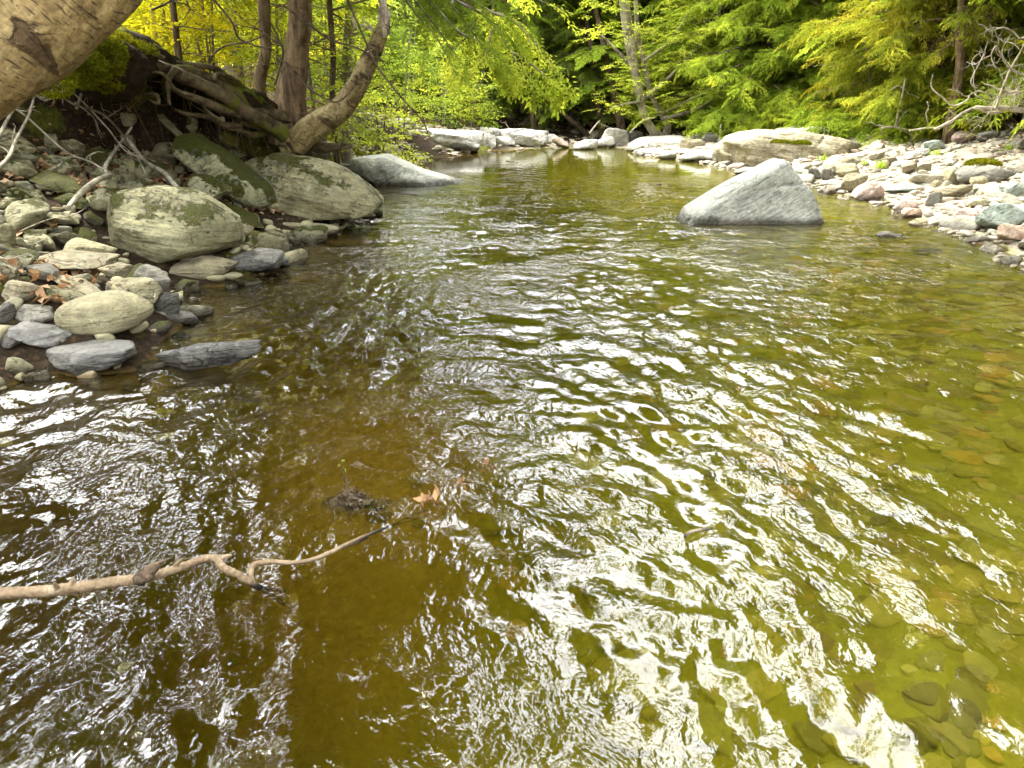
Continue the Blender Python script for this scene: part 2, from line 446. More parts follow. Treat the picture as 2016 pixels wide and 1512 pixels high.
M['leaf_yellow'] = leaf_mat('leaf_yellow', [(0,(.10,.13,.010)), (.35,(.28,.29,.015)), (.65,(.46,.42,.02)), (.88,(.55,.45,.03)), (1,(.52,.27,.03))], .5, 1.5, .6)
M['litter'] = leaf_mat('litter', [(0,(.10,.05,.025)), (.4,(.24,.13,.065)), (.75,(.42,.28,.17)), (1,(.55,.42,.30))], .15, 1.0, 2)
M['moss'] = leaf_mat('moss', [(0,(.05,.06,.005)), (.5,(.14,.15,.01)), (1,(.26,.25,.02))], .25, 1.1, 2)
M['grass'] = leaf_mat('grass', [(0,(.12,.22,.02)), (1,(.32,.42,.06))], .4, 1.2, 2)

# ------------------------------------------------------------------ ground sheet
def spread(a, b, n, c, k):
    t = np.linspace(-1, 1, n); s = np.sinh(k * t) / math.sinh(k)
    return np.where(s < 0, c + s * (c - a), c + s * (b - c))
gx = spread(-110, 110, 520, 0, 5.0); gy = np.concatenate([np.linspace(-40, 0, 30)[:-1], np.geomspace(3, 133, 560) - 3])
GX, GY = np.meshgrid(gx, gy)
GZ = gh(GX, GY)
d_ = shore_sd(GX, GY)
GZ = GZ + np.where(d_ > .1, .03 * fbm(GX * 3, GY * 3, 0, 21, 3), .012 * fbm(GX * 4, GY * 4, 0, 22, 3))
nx, ny = len(gx), len(gy)
i = np.arange(ny - 1)[:, None] * nx; j = np.arange(nx - 1)[None]
Q = np.stack([i + j, i + j + 1, i + nx + j + 1, i + nx + j], -1).reshape(-1, 4)
N = newmat('ground'); g = N.geo(); pos = g.outputs['Position']; X, Y, Z = sep(N, pos)
n1 = N.noise(pos, 1.3, 7, .65); n2 = N.noise(pos, 22, 7, .7); vo = N.nd('TexVoronoi', feature='F1'); vo.inputs['Scale'].default_value = 17; N.ln(pos, vo.inputs['Vector'])
vc = sep(N, vo.outputs['Color'])[0]
soil = N.ramp(n2, [(.3, (.008,.006,.004)), (.55, (.03,.02,.011)), (.75, (.11,.065,.035))])
gravel = N.ramp(vc, [(0, (.24,.21,.16)), (.5, (.40,.36,.29)), (.8, (.46,.34,.25)), (1, (.52,.49,.42))])
gravel = N.mix(.7, gravel, N.ramp(n2, [(.3,(.5,.5,.5)), (.7,(1.1,1.1,1.1))]), 'MULTIPLY')
vb = N.nd('TexVoronoi', feature='F1'); vb.inputs['Scale'].default_value = 5.5; N.ln(N.mapping(pos, (1,.75,1)), vb.inputs['Vector'])
vbc = sep(N, vb.outputs['Color'])[1]
bedc = N.ramp(vbc, [(0,(.13,.115,.02)), (.3,(.28,.25,.04)), (.55,(.36,.31,.05)), (.75,(.20,.20,.035)), (1,(.46,.43,.12))])
bedn = N.ramp(N.noise(pos, 3.5, 8, .7), [(.3,(.19,.16,.03)), (.5,(.44,.37,.06)), (.7,(.60,.52,.13))])
bed = N.mix(.55, bedn, bedc)
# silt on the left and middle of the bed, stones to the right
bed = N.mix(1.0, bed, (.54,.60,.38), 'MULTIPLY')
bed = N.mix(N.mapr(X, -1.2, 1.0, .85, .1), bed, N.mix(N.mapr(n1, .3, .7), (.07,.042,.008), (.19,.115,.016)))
fx = N.mapr(X, -.5, 1.0); fy = N.mapr(N.math('ADD', Y, N.math('MULTIPLY', n1, 2)), 27.5, 30, 1, 0)
dd = N.mapr(N.math('ADD', Z, N.math('MULTIPLY', n1, .3)), 1.05, 1.3, 1, 0)
land = N.mix(N.math('MULTIPLY', N.math('MULTIPLY', fx, fy), dd), soil, gravel)
nz = sep(N, g.outputs['Normal'])[2]
land = N.mix(N.math('MULTIPLY', N.mapr(N.noise(pos, .9, 6, .65), .56, .62, 0, .7), N.mapr(X, -1, 0, 1, 0)), land, N.ramp(n2, [(.3,(.03,.04,.004)), (.7,(.13,.14,.012))]))
sx_ = N.math('DIVIDE', N.math('ADD', X, .68), .62); sy_ = N.math('DIVIDE', N.math('SUBTRACT', Y, 3.4), 1.5)
sandm = N.mapr(N.math('ADD', N.math('ADD', N.math('MULTIPLY', sx_, sx_), N.math('MULTIPLY', sy_, sy_)), N.math('MULTIPLY', n1, 1.6)), .3, 2.6, .85, 0)
bed = N.mix(N.mapr(X, -1.1, -.1, .55, 0), bed, (.045,.03,.012))  # left bed coloured darker, imitating deep water and the bank's dark reflection
bed = N.mix(sandm, bed, N.mix(N.mapr(n2, .3, .7), (.17,.095,.02), (.29,.185,.04)))
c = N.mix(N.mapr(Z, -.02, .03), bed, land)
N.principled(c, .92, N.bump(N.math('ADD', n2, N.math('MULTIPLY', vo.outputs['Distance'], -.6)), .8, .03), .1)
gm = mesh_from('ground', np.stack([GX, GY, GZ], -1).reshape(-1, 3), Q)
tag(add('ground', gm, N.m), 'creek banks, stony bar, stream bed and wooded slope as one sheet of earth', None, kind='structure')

# ------------------------------------------------------------------ water
wx = np.concatenate([np.arange(-9, -4, .08), np.arange(-4, 5.5, .022), np.arange(5.5, 16, .08)])
wy = [-6.0]
while wy[-1] < 34:
    y = wy[-1]
    wy.append(y + (.12 if y < .8 else max(.018, .0062 * y)))
wy = np.array(wy)
WX, WY = np.meshgrid(wx, wy)
def waves(x, y):
    r = np.random.default_rng(19)
    a = .30 * fbm(x * .5, y * .33, 0, 31, 2); b = .30 * fbm(x * .5, y * .33, 3.3, 32, 2)
    skew = .60 * sstep(x, .1, 2.2) - .60 * sstep(-x, .3, 1.8)
    u = x + a + skew * (y + b) * .55; v = y + b
    near = 1 - sstep(y, 4.0, 8.5)
    def band(n, l0, l1, ang, spread_, slope, seed, pl=.7):
        h = 0
        for k in range(n):
            L = l0 * (l1 / l0) ** (k / max(n - 1, 1)) * r.uniform(.85, 1.15)
            t = R(ang + r.normal(0, spread_)); kk = 2 * math.pi / L
            if k % 6 == 0: m = .35 + 1.3 * sstep(pnoise(x * .9 / (L + .4) * pl, y * .5 / (L + .4) * pl, k * 1.7, seed), -.35, .45)
            h = h + m * math.sqrt(2 / n) * slope / kk * np.sin(kk * (u * math.cos(t) + v * math.sin(t)) + r.uniform(0, 6.28))
        return h
    # close by the crests lie along the current, farther out across it
    hn = (band(14, .95, .40, 10, 30, .062, 61) + band(34, .36, .075, 6, 34, .120, 62) + band(26, .30, .065, 80, 34, .062, 63)) * (1 - .38 * sstep(x, .7, 2.2))
    ru, rv = u, v
    hf = band(30, .55, .09, 88, 26, .125, 65) + band(14, .50, .14, 30, 40, .055, 66)
    calm = 1 - .62 * np.exp(-(((x + .62 + .12 * fbm(x * 2, y * 2, 0, 77, 3)) / .6) ** 2 + ((y - 3.1) / 1.5) ** 2))
    calm *= 1 - .45 * np.exp(-(((x + .3) / .38) ** 2 + ((y - 1.7) / .9) ** 2))
    rif = np.exp(-((x - .1 - .02 * y) / 1.5) ** 2)
    af = np.interp(y, [0, 5, 8, 11, 15, 20, 27], [1, 1, .85, .55, .26, .10, .04]) * (.65 + .6 * rif)
    return calm * (near * hn + (1 - near) * af * hf + near * sstep(y, 2.2, 4.5) * hf * .55)
WZ = waves(WX, WY)
nx, ny = len(wx), len(wy)
i = np.arange(ny - 1)[:, None] * nx; j = np.arange(nx - 1)[None]
Q = np.stack([i + j, i + j + 1, i + nx + j + 1, i + nx + j], -1).reshape(-1, 4)
keep = (shore_sd(WX, WY) < 1.2).ravel()
Q = Q[keep[Q].all(1)]
N = newmat('water'); pos = N.geo().outputs['Position']; X, Y, Z = sep(N, pos)
wp = N.nd('TexNoise'); wp.inputs['Scale'].default_value = .9; wp.inputs['Detail'].default_value = 3; N.ln(pos, wp.inputs['Vector'])
warp = N.nd('VectorMath', operation='MULTIPLY_ADD'); N.ln(wp.outputs['Color'], warp.inputs[0]); warp.inputs[1].default_value = (.35, .35, 0); N.ln(pos, warp.inputs[2])
f1 = N.noise(N.mapping(warp.outputs[0], (1, .6, 1)), 15, 2, .5, .15)
f2 = N.noise(N.mapping(warp.outputs[0], (1, .7, 1), (0, 0, .5)), 40, 2, .5, .1)
am = N.mapr(N.noise(pos, 1.1, 3, .6), .38, .60, .25, 1.1)
am = N.math('MULTIPLY', am, N.math('MULTIPLY', N.mapr(Y, 4, 8, 1, 2.0), N.mapr(Y, 7, 18, 1, .04)))
h = N.math('MULTIPLY', N.math('ADD', f1, N.math('MULTIPLY', f2, .42)), am)
nrm = N.bump(h, 1.0, .015)
fr = N.nd('Fresnel'); fr.inputs['IOR'].default_value = 1.52; N.ln(nrm, fr.inputs['Normal'])
gl = N.nd('BsdfGlossy'); gl.inputs['Roughness'].default_value = .015; N.ln(nrm, gl.inputs['Normal'])
tr = N.nd('BsdfTransparent'); tr.inputs['Color'].default_value = (.93,.93,.86,1)
va = N.nd('VolumeAbsorption'); va.inputs['Color'].default_value = (.64,.63,.14,1); va.inputs['Density'].default_value = 1.7; N.ln(va.outputs[0], N.out.inputs['Volume'])
rf = N.nd('BsdfRefraction'); rf.inputs['Color'].default_value = (.95,.95,.9,1); rf.inputs['Roughness'].default_value = 0.0; rf.inputs['IOR'].default_value = 1.33; N.ln(nrm, rf.inputs['Normal'])
m0 = N.nd('MixShader'); m0.inputs[0].default_value = .5; N.ln(tr.outputs[0], m0.inputs[1]); N.ln(rf.outputs[0], m0.inputs[2])
mx = N.nd('MixShader'); N.ln(fr.outputs[0], mx.inputs[0]); N.ln(m0.outputs[0], mx.inputs[1]); N.ln(gl.outputs[0], mx.inputs[2])
N.ln(mx.outputs[0], N.out.inputs['Surface'])
wm = mesh_from('water', np.stack([WX, WY, WZ], -1).reshape(-1, 3), Q)
tag(add('water', wm, N.m), 'clear rippling creek water, olive and brown, mirroring sky and leaves', None, kind='structure')

# ------------------------------------------------------------------ rocks
def ico(sub):
    t = (1 + 5 ** .5) / 2
    V = np.array([(-1,t,0),(1,t,0),(-1,-t,0),(1,-t,0),(0,-1,t),(0,1,t),(0,-1,-t),(0,1,-t),(t,0,-1),(t,0,1),(-t,0,-1),(-t,0,1)], float)
    F = np.array([(0,11,5),(0,5,1),(0,1,7),(0,7,10),(0,10,11),(1,5,9),(5,11,4),(11,10,2),(10,7,6),(7,1,8),(3,9,4),(3,4,2),(3,2,6),(3,6,8),(3,8,9),(4,9,5),(2,4,11),(6,2,10),(8,6,7),(9,8,1)])
    V /= np.linalg.norm(V, axis=1)[:, None]
    for _ in range(sub):
        E = np.sort(np.concatenate([F[:, [0,1]], F[:, [1,2]], F[:, [2,0]]]), 1)
        U, inv = np.unique(E, axis=0, return_inverse=True); inv = inv.ravel()
        mid = V[U].mean(1); mid /= np.linalg.norm(mid, axis=1)[:, None]
        n = len(V); m = len(F); ab, bc, ca = inv[:m] + n, inv[m:2*m] + n, inv[2*m:] + n
        V = np.concatenate([V, mid])
        F = np.concatenate([np.stack([F[:,0],ab,ca],-1), np.stack([F[:,1],bc,ab],-1), np.stack([F[:,2],ca,bc],-1), np.stack([ab,bc,ca],-1)])
    return V, F
ICO = {k: ico(k) for k in (1, 2, 3, 4, 5)}

def rock_shape(seed, sub=4, planes=14, k=9.0, rough=.05, dims=(1,1,1), jit=.22, extra=None, strata=0.0, sdir=(.2,0,1)):
    """soft intersection of half-spaces, so faces, blunt edges and rounded corners come together"""
    r = np.random.default_rng(seed)
    D, F = ICO[sub]
    dims = np.asarray(dims, float)
    n = r.normal(size=(planes, 3)); n /= np.linalg.norm(n, axis=1)[:, None]
    n = np.concatenate([n, [[1,0,0],[-1,0,0],[0,1,0],[0,-1,0],[0,0,1],[0,0,-1]]])
    b = np.linalg.norm(n * 1.0, axis=1) * (1 - jit * r.random(len(n))); b[-6:] = 1
    if extra is not None:
        n, b = extra
        Dn = D / 1.0
    q = np.maximum(D @ n.T, 1e-4) / b[None]
    rad = (q ** k).sum(1) ** (-1 / k)
    V = D * rad[:, None]
    if extra is None:
        V = V / np.abs(V).max(0) * dims
    o = seed * 3.7
    s = dims.mean() if extra is None else 1
    nn = fbm(V[:,0] / s * 1.1 + o, V[:,1] / s * 1.1, V[:,2] / s * 1.1, seed, 5, .5)
    V = V * (1 + rough * nn)[:, None]
    if strata:
        sd = np.asarray(sdir, float); sd /= np.linalg.norm(sd)
        tt = V @ sd / s
        st = np.tanh(2.5 * pnoise(tt * 6 + o, V[:,0] / s * .8, V[:,1] / s * .8, seed + 3)) + .4 * pnoise(tt * 22 + o, V[:,0] / s * 1.5, V[:,1] / s * 1.5, seed + 5)
        V = V * (1 + strata * st)[:, None]
    if sub >= 4:
        cr_ = pnoise(V[:,0] / s * 1.3 + o, V[:,1] / s * 1.3, V[:,2] / s * 2.2, seed + 9)
        V = V * (1 - .035 * np.exp(-(cr_ / .05) ** 2) + .012 * fbm(V[:,0] / s * 5, V[:,1] / s * 5, V[:,2] / s * 5 + o, seed, 3))[:, None]
    return V, F

ROCKS = []   # name, centre, size: used in labels of the small stones round them
def bbox_rock(u0, v0, u1, v1, mat, label, tilt=0, seed=None, name='boulder', depth=.75, k=20, rough=.075, sub=4, zb=None, sink=.22, strata=.012, planes=15, yaw=0, jit=.33, y=None, short=None, cat=None):
    seed = seed or int(u0 * 7 + v0 * 13) % 9973
    um = (u0 + u1) / 2
    if y is not None: b = PY(um, v1, y)
    elif zb is not None: b = P(um, v1, zb)
    else: b = hit(um, v1 - 2)
    dc = (b - CAM) @ FW
    w = (u1 - u0) / FPX * dc; h = (v1 - v0) / FPX * dc
    dy = depth * max(w, .6 * h)
    dep_ang = math.atan2(CAMZ - b[2], b[1])
    h = max(h - dy * .5 * math.sin(dep_ang), h * .55)
    hh = h * (1 + sink)
    ct, st = abs(math.cos(R(tilt))), abs(math.sin(R(tilt)))
    # undo the growth of the box under the tilt
    if tilt and abs(ct * ct - st * st) > .15:
        ww = (w * ct - hh * st) / (ct * ct - st * st); h2 = (hh * ct - w * st) / (ct * ct - st * st)
        ww, h2 = max(ww, .5 * w), max(h2, .3 * hh)
    else: ww, h2 = w, hh
    V, F = rock_shape(seed, sub, planes, k, rough, (ww / 2, dy / 2, h2 / 2), jit, strata=strata)
    a = R(tilt); ca, sa = math.cos(a), math.sin(a)
    Rm = np.array([[ca, 0, -sa], [0, 1, 0], [sa, 0, ca]])
    V = V @ Rm.T
    cyw, syw = math.cos(R(yaw)), math.sin(R(yaw))
    V = V @ np.array([[cyw, -syw, 0], [syw, cyw, 0], [0, 0, 1]]).T
    c = np.array([b[0], b[1] + dy * .42, b[2] + h / 2 - sink * h * .5])
    o = add(name, mesh_from(name, V, F), M[mat], loc=c)
    tag(o, label, cat or name)
    ROCKS.append((short or label, c, max(w, h)))
    return o

def outline_rock(pts, y, thick, mat, label, seed=1, k=26, rough=.03, strata=.02, sdir=(.3,0,1), name='boulder', sub=5, lean=0.0, short=None, backlean=.35, sink=60, cat=None, cuts=6, cutr=(.78, .96), planes_=()):
    """outline in sight-line units at distance y, with planes round the rim and bevelled front and back"""
    q = np.array([PY(u, v, y) for u, v in pts])
    P2 = q[:, [0, 2]]
    lo = P2.min(0); hi = P2.max(0); c2 = (lo + hi) / 2
    c2[1] = lo[1] + (hi[1] - lo[1]) * .42
    # carry the foot below ground
    n = []; b = []
    area = 0
    for a_, b_ in zip(P2, np.roll(P2, -1, 0)): area += a_[0] * b_[1] - b_[0] * a_[1]
    if area < 0: P2 = P2[::-1]
    foot = sink / FPX * y
    for a_, b_ in zip(P2, np.roll(P2, -1, 0)):
        e = b_ - a_; L = np.linalg.norm(e)
        if L < 1e-4: continue
        m = np.array([e[1], -e[0]]) / L
        dist = float((a_ - c2) @ m)
        if m[1] < -.8: dist += foot
        dist = max(dist, .05)
        for s in (-1, 1):
            for tl in (0.0, .55):
                nn = np.array([m[0], s * tl, m[1]]); Ln = np.linalg.norm(nn)
                n.append(nn / Ln); b.append((dist + tl * thick * .62) / Ln)
    fr_ = np.random.default_rng(seed); W_, H_ = hi[0] - lo[0], (hi[1] - lo[1])
    for _ in range(cuts):
        v_ = fr_.normal(size=3); v_[1] = -abs(v_[1]) * .9 - .2; v_ /= np.linalg.norm(v_)
        n.append(v_); b.append(math.sqrt((v_[0] * W_ * .5) ** 2 + (v_[1] * thick) ** 2 + (v_[2] * H_ * .55) ** 2) * fr_.uniform(*cutr))
    for v_, b_ in planes_:
        v_ = np.array(v_, float); n.append(v_ / np.linalg.norm(v_)); b.append(b_)
    n.append(np.array([0, -1, .18]) / math.hypot(1, .18)); b.append(thick * .9)
    n.append(np.array([0, 1, backlean]) / math.hypot(1, backlean)); b.append(thick)
    V, F = rock_shape(seed, sub, 0, k, rough, (1, 1, 1), extra=(np.array(n), np.array(b)), strata=strata, sdir=sdir)
    # soft-min shrinks the shape a little: fit it back to the outline width
    w = hi[0] - lo[0]
    V[:, 0] *= 1.07 * w / (V[:, 0].max() - V[:, 0].min())
    top = hi[1] - c2[1]; V[:, 2] = np.where(V[:, 2] > 0, V[:, 2] * top / V[:, 2].max(), V[:, 2])
    V[:, 0] += (lo[0] + hi[0]) / 2 - c2[0] - (V[:, 0].max() + V[:, 0].min()) / 2
    c = np.array([c2[0], y + thick * .5, c2[1]])
    o = add(name, mesh_from(name, V, F), M[mat], loc=c); tag(o, label, cat or name)
    ROCKS.append((short or label, c, w))
    return o

def yat(u, v): return P(u, v, 0)[1]

outline_rock([(1336,434),(1345,416),(1420,372),(1500,335),(1543,316),(1564,314),(1580,332),(1592,358),(1600,385),(1630,418),(1636,440),(1600,446),(1400,442)],
    yat(1500, 438) + .1, .42, 'rock_white', 'large pale grey boulder with a slanted ridge standing alone in the water', 5, short='lone slanted boulder in the water', k=34, rough=.03, strata=.010, sdir=(-.55,0,.85), sub=5, cuts=0)
outline_rock([(1443,332),(1446,290),(1462,274),(1500,262),(1560,258),(1640,268),(1730,296),(1700,330),(1600,338)],
    yat(1530, 334) + .2, 1.3, 'rock_tan', 'broad flat-topped boulder with a shaded undercut side at the far right waterline', 12, short='broad flat-topped boulder', rough=.035, strata=.03)
outline_rock([(1520,290),(1545,258),(1600,249),(1700,249),(1745,262),(1750,290),(1640,300)], 20.8, 1.6, 'rock_far',
    'wide whitish slab of rock behind the broad flat-topped boulder', 15, short='wide whitish slab', rough=.03)
outline_rock([(690,362),(694,325),(706,308),(730,307),(790,320),(850,318),(905,334),(948,347),(860,360),(760,364)],
    yat(800, 362), .7, 'rock_white', 'long low pale slab of rock sloping down into the water from left bank', 22, short='long pale slab by the left bank', rough=.03, k=26, cuts=2)
outline_rock([(460,330),(480,318),(530,308),(590,312),(650,335),(700,372),(728,410),(722,425),(660,438),(590,430),(520,400),(470,370)],
    hit(600, 434)[1], .7, 'rock_olive', 'big layered wedge boulder with moss strips at the left waterline', 31, short='big layered wedge boulder', cuts=4, planes_=[((.35,-.6,.76), .25), ((.1,-.95,-.3), .42), ((-.5,-.7,.5), .42), ((.75,-.6,.3), .5), ((.2,-.8,.15), .47)], rough=.09, strata=.05, sdir=(.45,0,.9), k=30, sink=4)
outline_rock([(338,278),(362,262),(400,284),(452,320),(500,360),(526,388),(521,406),(488,412),(440,388),(398,352),(348,312)],
    hit(480, 409)[1], .32, 'rock_moss', 'long leaning boulder with thick dark moss and white blotches', 34, short='long leaning mossy boulder', rough=.06, strata=.03, sdir=(.6,0,.8), k=26, sink=6)
outline_rock([(165,440),(180,405),(215,380),(290,376),(350,388),(400,420),(425,450),(425,500),(380,520),(300,522),(230,490),(180,465)],
    hit(310, 519)[1], .5, 'rock_pale', 'big pale greenish boulder with a band of moss across its top', 37, short='big pale moss-banded boulder', cuts=3, planes_=[((.18,-.62,.77), .215), ((-.2,-.93,-.4), .30), ((-.85,-.5,.15), .36), ((.75,-.6,.1), .38), ((.35,-.85,.35), .34)], rough=.075, strata=.022, sdir=(.35,0,.95), k=26, sink=0)
outline_rock([(90,640),(100,612),(140,592),(200,588),(240,605),(264,635),(250,652),(200,660),(120,655)], hit(180, 655)[1], .24, 'rock_oval',
    'smooth tan oval stone, the plumpest one above the near waterline', 41, short='smooth tan oval stone', rough=.02, strata=.008, k=8, name='stone', sink=10)

LR = [ # u0 v0 u1 v1 mat tilt label kwargs
 (400,430,475,496,'rock_pale',0,'rounded pale stone pressed against right end of the moss-banded boulder',{}),
 (102,465,213,518,'rock_oval',-8,'grey-green oval stone left of and below the moss-banded boulder',{}),
 (28,497,192,542,'rock_tan',-5,'long flat ribbed stone under the grey-green oval stone',{}),
 (35,520,107,556,'rock_grey',-4,'smooth grey stone under the long flat ribbed stone',{}),
 (190,515,252,550,'rock_tan',-10,'lumpy tan stone below the left foot of the moss-banded boulder',{}),
 (246,512,335,582,'rock_grey',-28,'smooth dark grey stone leaning towards the water under the moss-banded boulder',{}),
 (336,505,460,557,'rock_tan',-4,'brown layered stone with a hollow side at the waterline below the moss-banded boulder',{}),
 (435,488,545,540,'rock_wet',-6,'rounded tan stone with a wet dark foot at the water edge',{}),
 (528,505,572,528,'rock_wet',-6,'little wet grey stone touching the rounded wet-footed stone',{}),
 (186,552,312,612,'rock_oval',4,'brownish blunt stone with a pink nose beside the dark wet rocks',{}),
 (300,573,350,628,'rock_dark',0,'glistening dark wet stone at the water edge next to the pink-nosed stone',{}),
 (84,546,192,586,'rock_tan',-20,'pale narrow slab slanting down above the smooth tan oval stone',{}),
 (-10,510,38,564,'rock_tan',-20,'angular cream stone at the left border above a split one',{}),
 (-10,556,73,602,'rock_tan',0,'split cream stone with grooved face at the left border',{}),
 (68,568,162,614,'rock_olive',-12,'yellowish stone wedged behind the smooth tan oval stone',{}),
 (20,600,95,645,'rock_grey',-8,'dark brown rounded stone left of the smooth tan oval stone',{}),
 (-10,602,27,648,'rock_dark',-10,'dark stone at the left border beside the dark brown rounded one',{}),
 (12,640,136,702,'rock_wet',-10,'grey wet stone below the dark brown rounded stone',{}),
 (66,660,266,742,'rock_wet',3,'broad low wet boulder, nearest of all to the viewer on the left bank',{'depth':.7}),
 (-10,662,40,694,'rock_dark',0,'low dark stone at the left border near the broad wet boulder',{}),
 (253,613,312,642,'rock_wet',0,'small wet grey stone right of the smooth tan oval stone',{'zb':0}),
 (306,610,384,640,'rock_wet',0,'flat stone barely above the water with a tiny orange top',{'zb':0}),
 (300,655,508,724,'rock_wet',7,'long low wet rock lying in the water off the left bank',{'zb':0,'depth':.22,'sub':5,'rough':.10,'strata':.03}),
 (508,424,662,470,'rock_tan',-7,'flat pointed stone with a moss cap running into the water',{'zb':0}),
 (357,343,445,392,'rock_moss',0,'plump oval stone almost wholly covered in green moss',{'y':8.2}),
 (400,393,516,450,'rock_moss',-25,'pale stone with patchy moss above the flat pointed stone',{}),
 (474,448,522,488,'rock_moss',-15,'small moss-capped stone at the water beside the flat pointed stone',{}),
 (405,248,476,299,'rock_algae',-25,'mustard-green boulder in the dark hollow under the roots',{'sub':5}),
 (434,295,482,314,'rock_olive',-8,'low dull stone beneath the mustard-green boulder',{}),
 (600,294,650,316,'rock_grey',4,'smooth grey oval stone just behind the layered wedge boulder',{}),
 (579,292,599,318,'rock_pale',20,'small upright pale stone behind the layered wedge boulder',{}),
 (600,314,694,356,'rock_pale',-22,'pale rough stone between the wedge boulder and the long pale slab',{}),
 (738,278,793,318,'rock_olive',-22,'smooth brown stone on the bank behind the long pale slab',{}),
 (668,222,722,270,'rock_moss',-15,'mossy boulder tucked beneath the leaning birch trunk',{}),
 (668,294,704,318,'rock_moss',15,'small moss-green stone above the long pale slab',{}),
 (680,305,712,328,'rock_pale',15,'chipped pale stone at left end of the long pale slab',{}),
 (238,181,305,228,'rock_algae',-8,'rounded olive boulder under the moss hummock',{'sub':5}),
 (208,197,252,220,'rock_olive',0,'small olive stone left of the rounded olive boulder',{}),
 (227,240,264,264,'rock_pale',0,'pale pinkish stone among leaves below the rounded olive boulder',{}),
 (306,234,342,280,'rock_pale',-50,'pale upright stone right of the leaf pocket',{}),
 (353,250,391,282,'rock_moss',-10,'white and moss-green stone at top of the leaning mossy boulder',{}),
 (74,266,115,300,'rock_pale',0,'pale angular stone on the slope under the birch trunk',{}),
 (108,272,163,314,'rock_pale',-10,'yellowish angular stone beside the moss-draped one',{}),
 (150,278,224,342,'rock_moss',-35,'dark wedge stone with a moss-draped side high on the bank',{}),
 (229,272,267,300,'rock_pale',0,'white-topped stone in the middle of the left slope',{}),
 (279,270,356,332,'rock_olive',-30,'tan slab stone tilted down the middle of the left slope',{}),
 (229,320,272,368,'rock_olive',-15,'squarish olive stone above the moss-banded boulder',{}),
 (163,330,231,364,'rock_pale',-8,'flat pale stone above and left of the moss-banded boulder',{}),
 (-10,314,58,358,'rock_pale',-10,'pale rounded stone at the left border on the upper slope',{}),
 (52,338,160,392,'rock_moss',-20,'long moss-covered stone on the slope left of the moss-banded boulder',{}),
 (10,372,60,410,'rock_moss',0,'moss-topped stone near the left border above the leaf litter',{}),
 (90,378,165,412,'rock_moss',-8,'low green stone with leaves around it',{}),
 (55,415,145,450,'rock_olive',-10,'olive flat stone above the grey-green oval stone',{}),
 (-10,440,34,490,'rock_olive',-20,'olive stone at the left border half way up the slope',{}),
 (640,320,700,345,'rock_grey',-10,'grey stone filling the notch by the long pale slab',{}),
]
for u0,v0,u1,v1,mt,tl,lb,kw in LR:
    bbox_rock(u0,v0,u1,v1,mt,lb,tl,name='stone' if (u1-u0) < 150 else 'boulder',**kw)

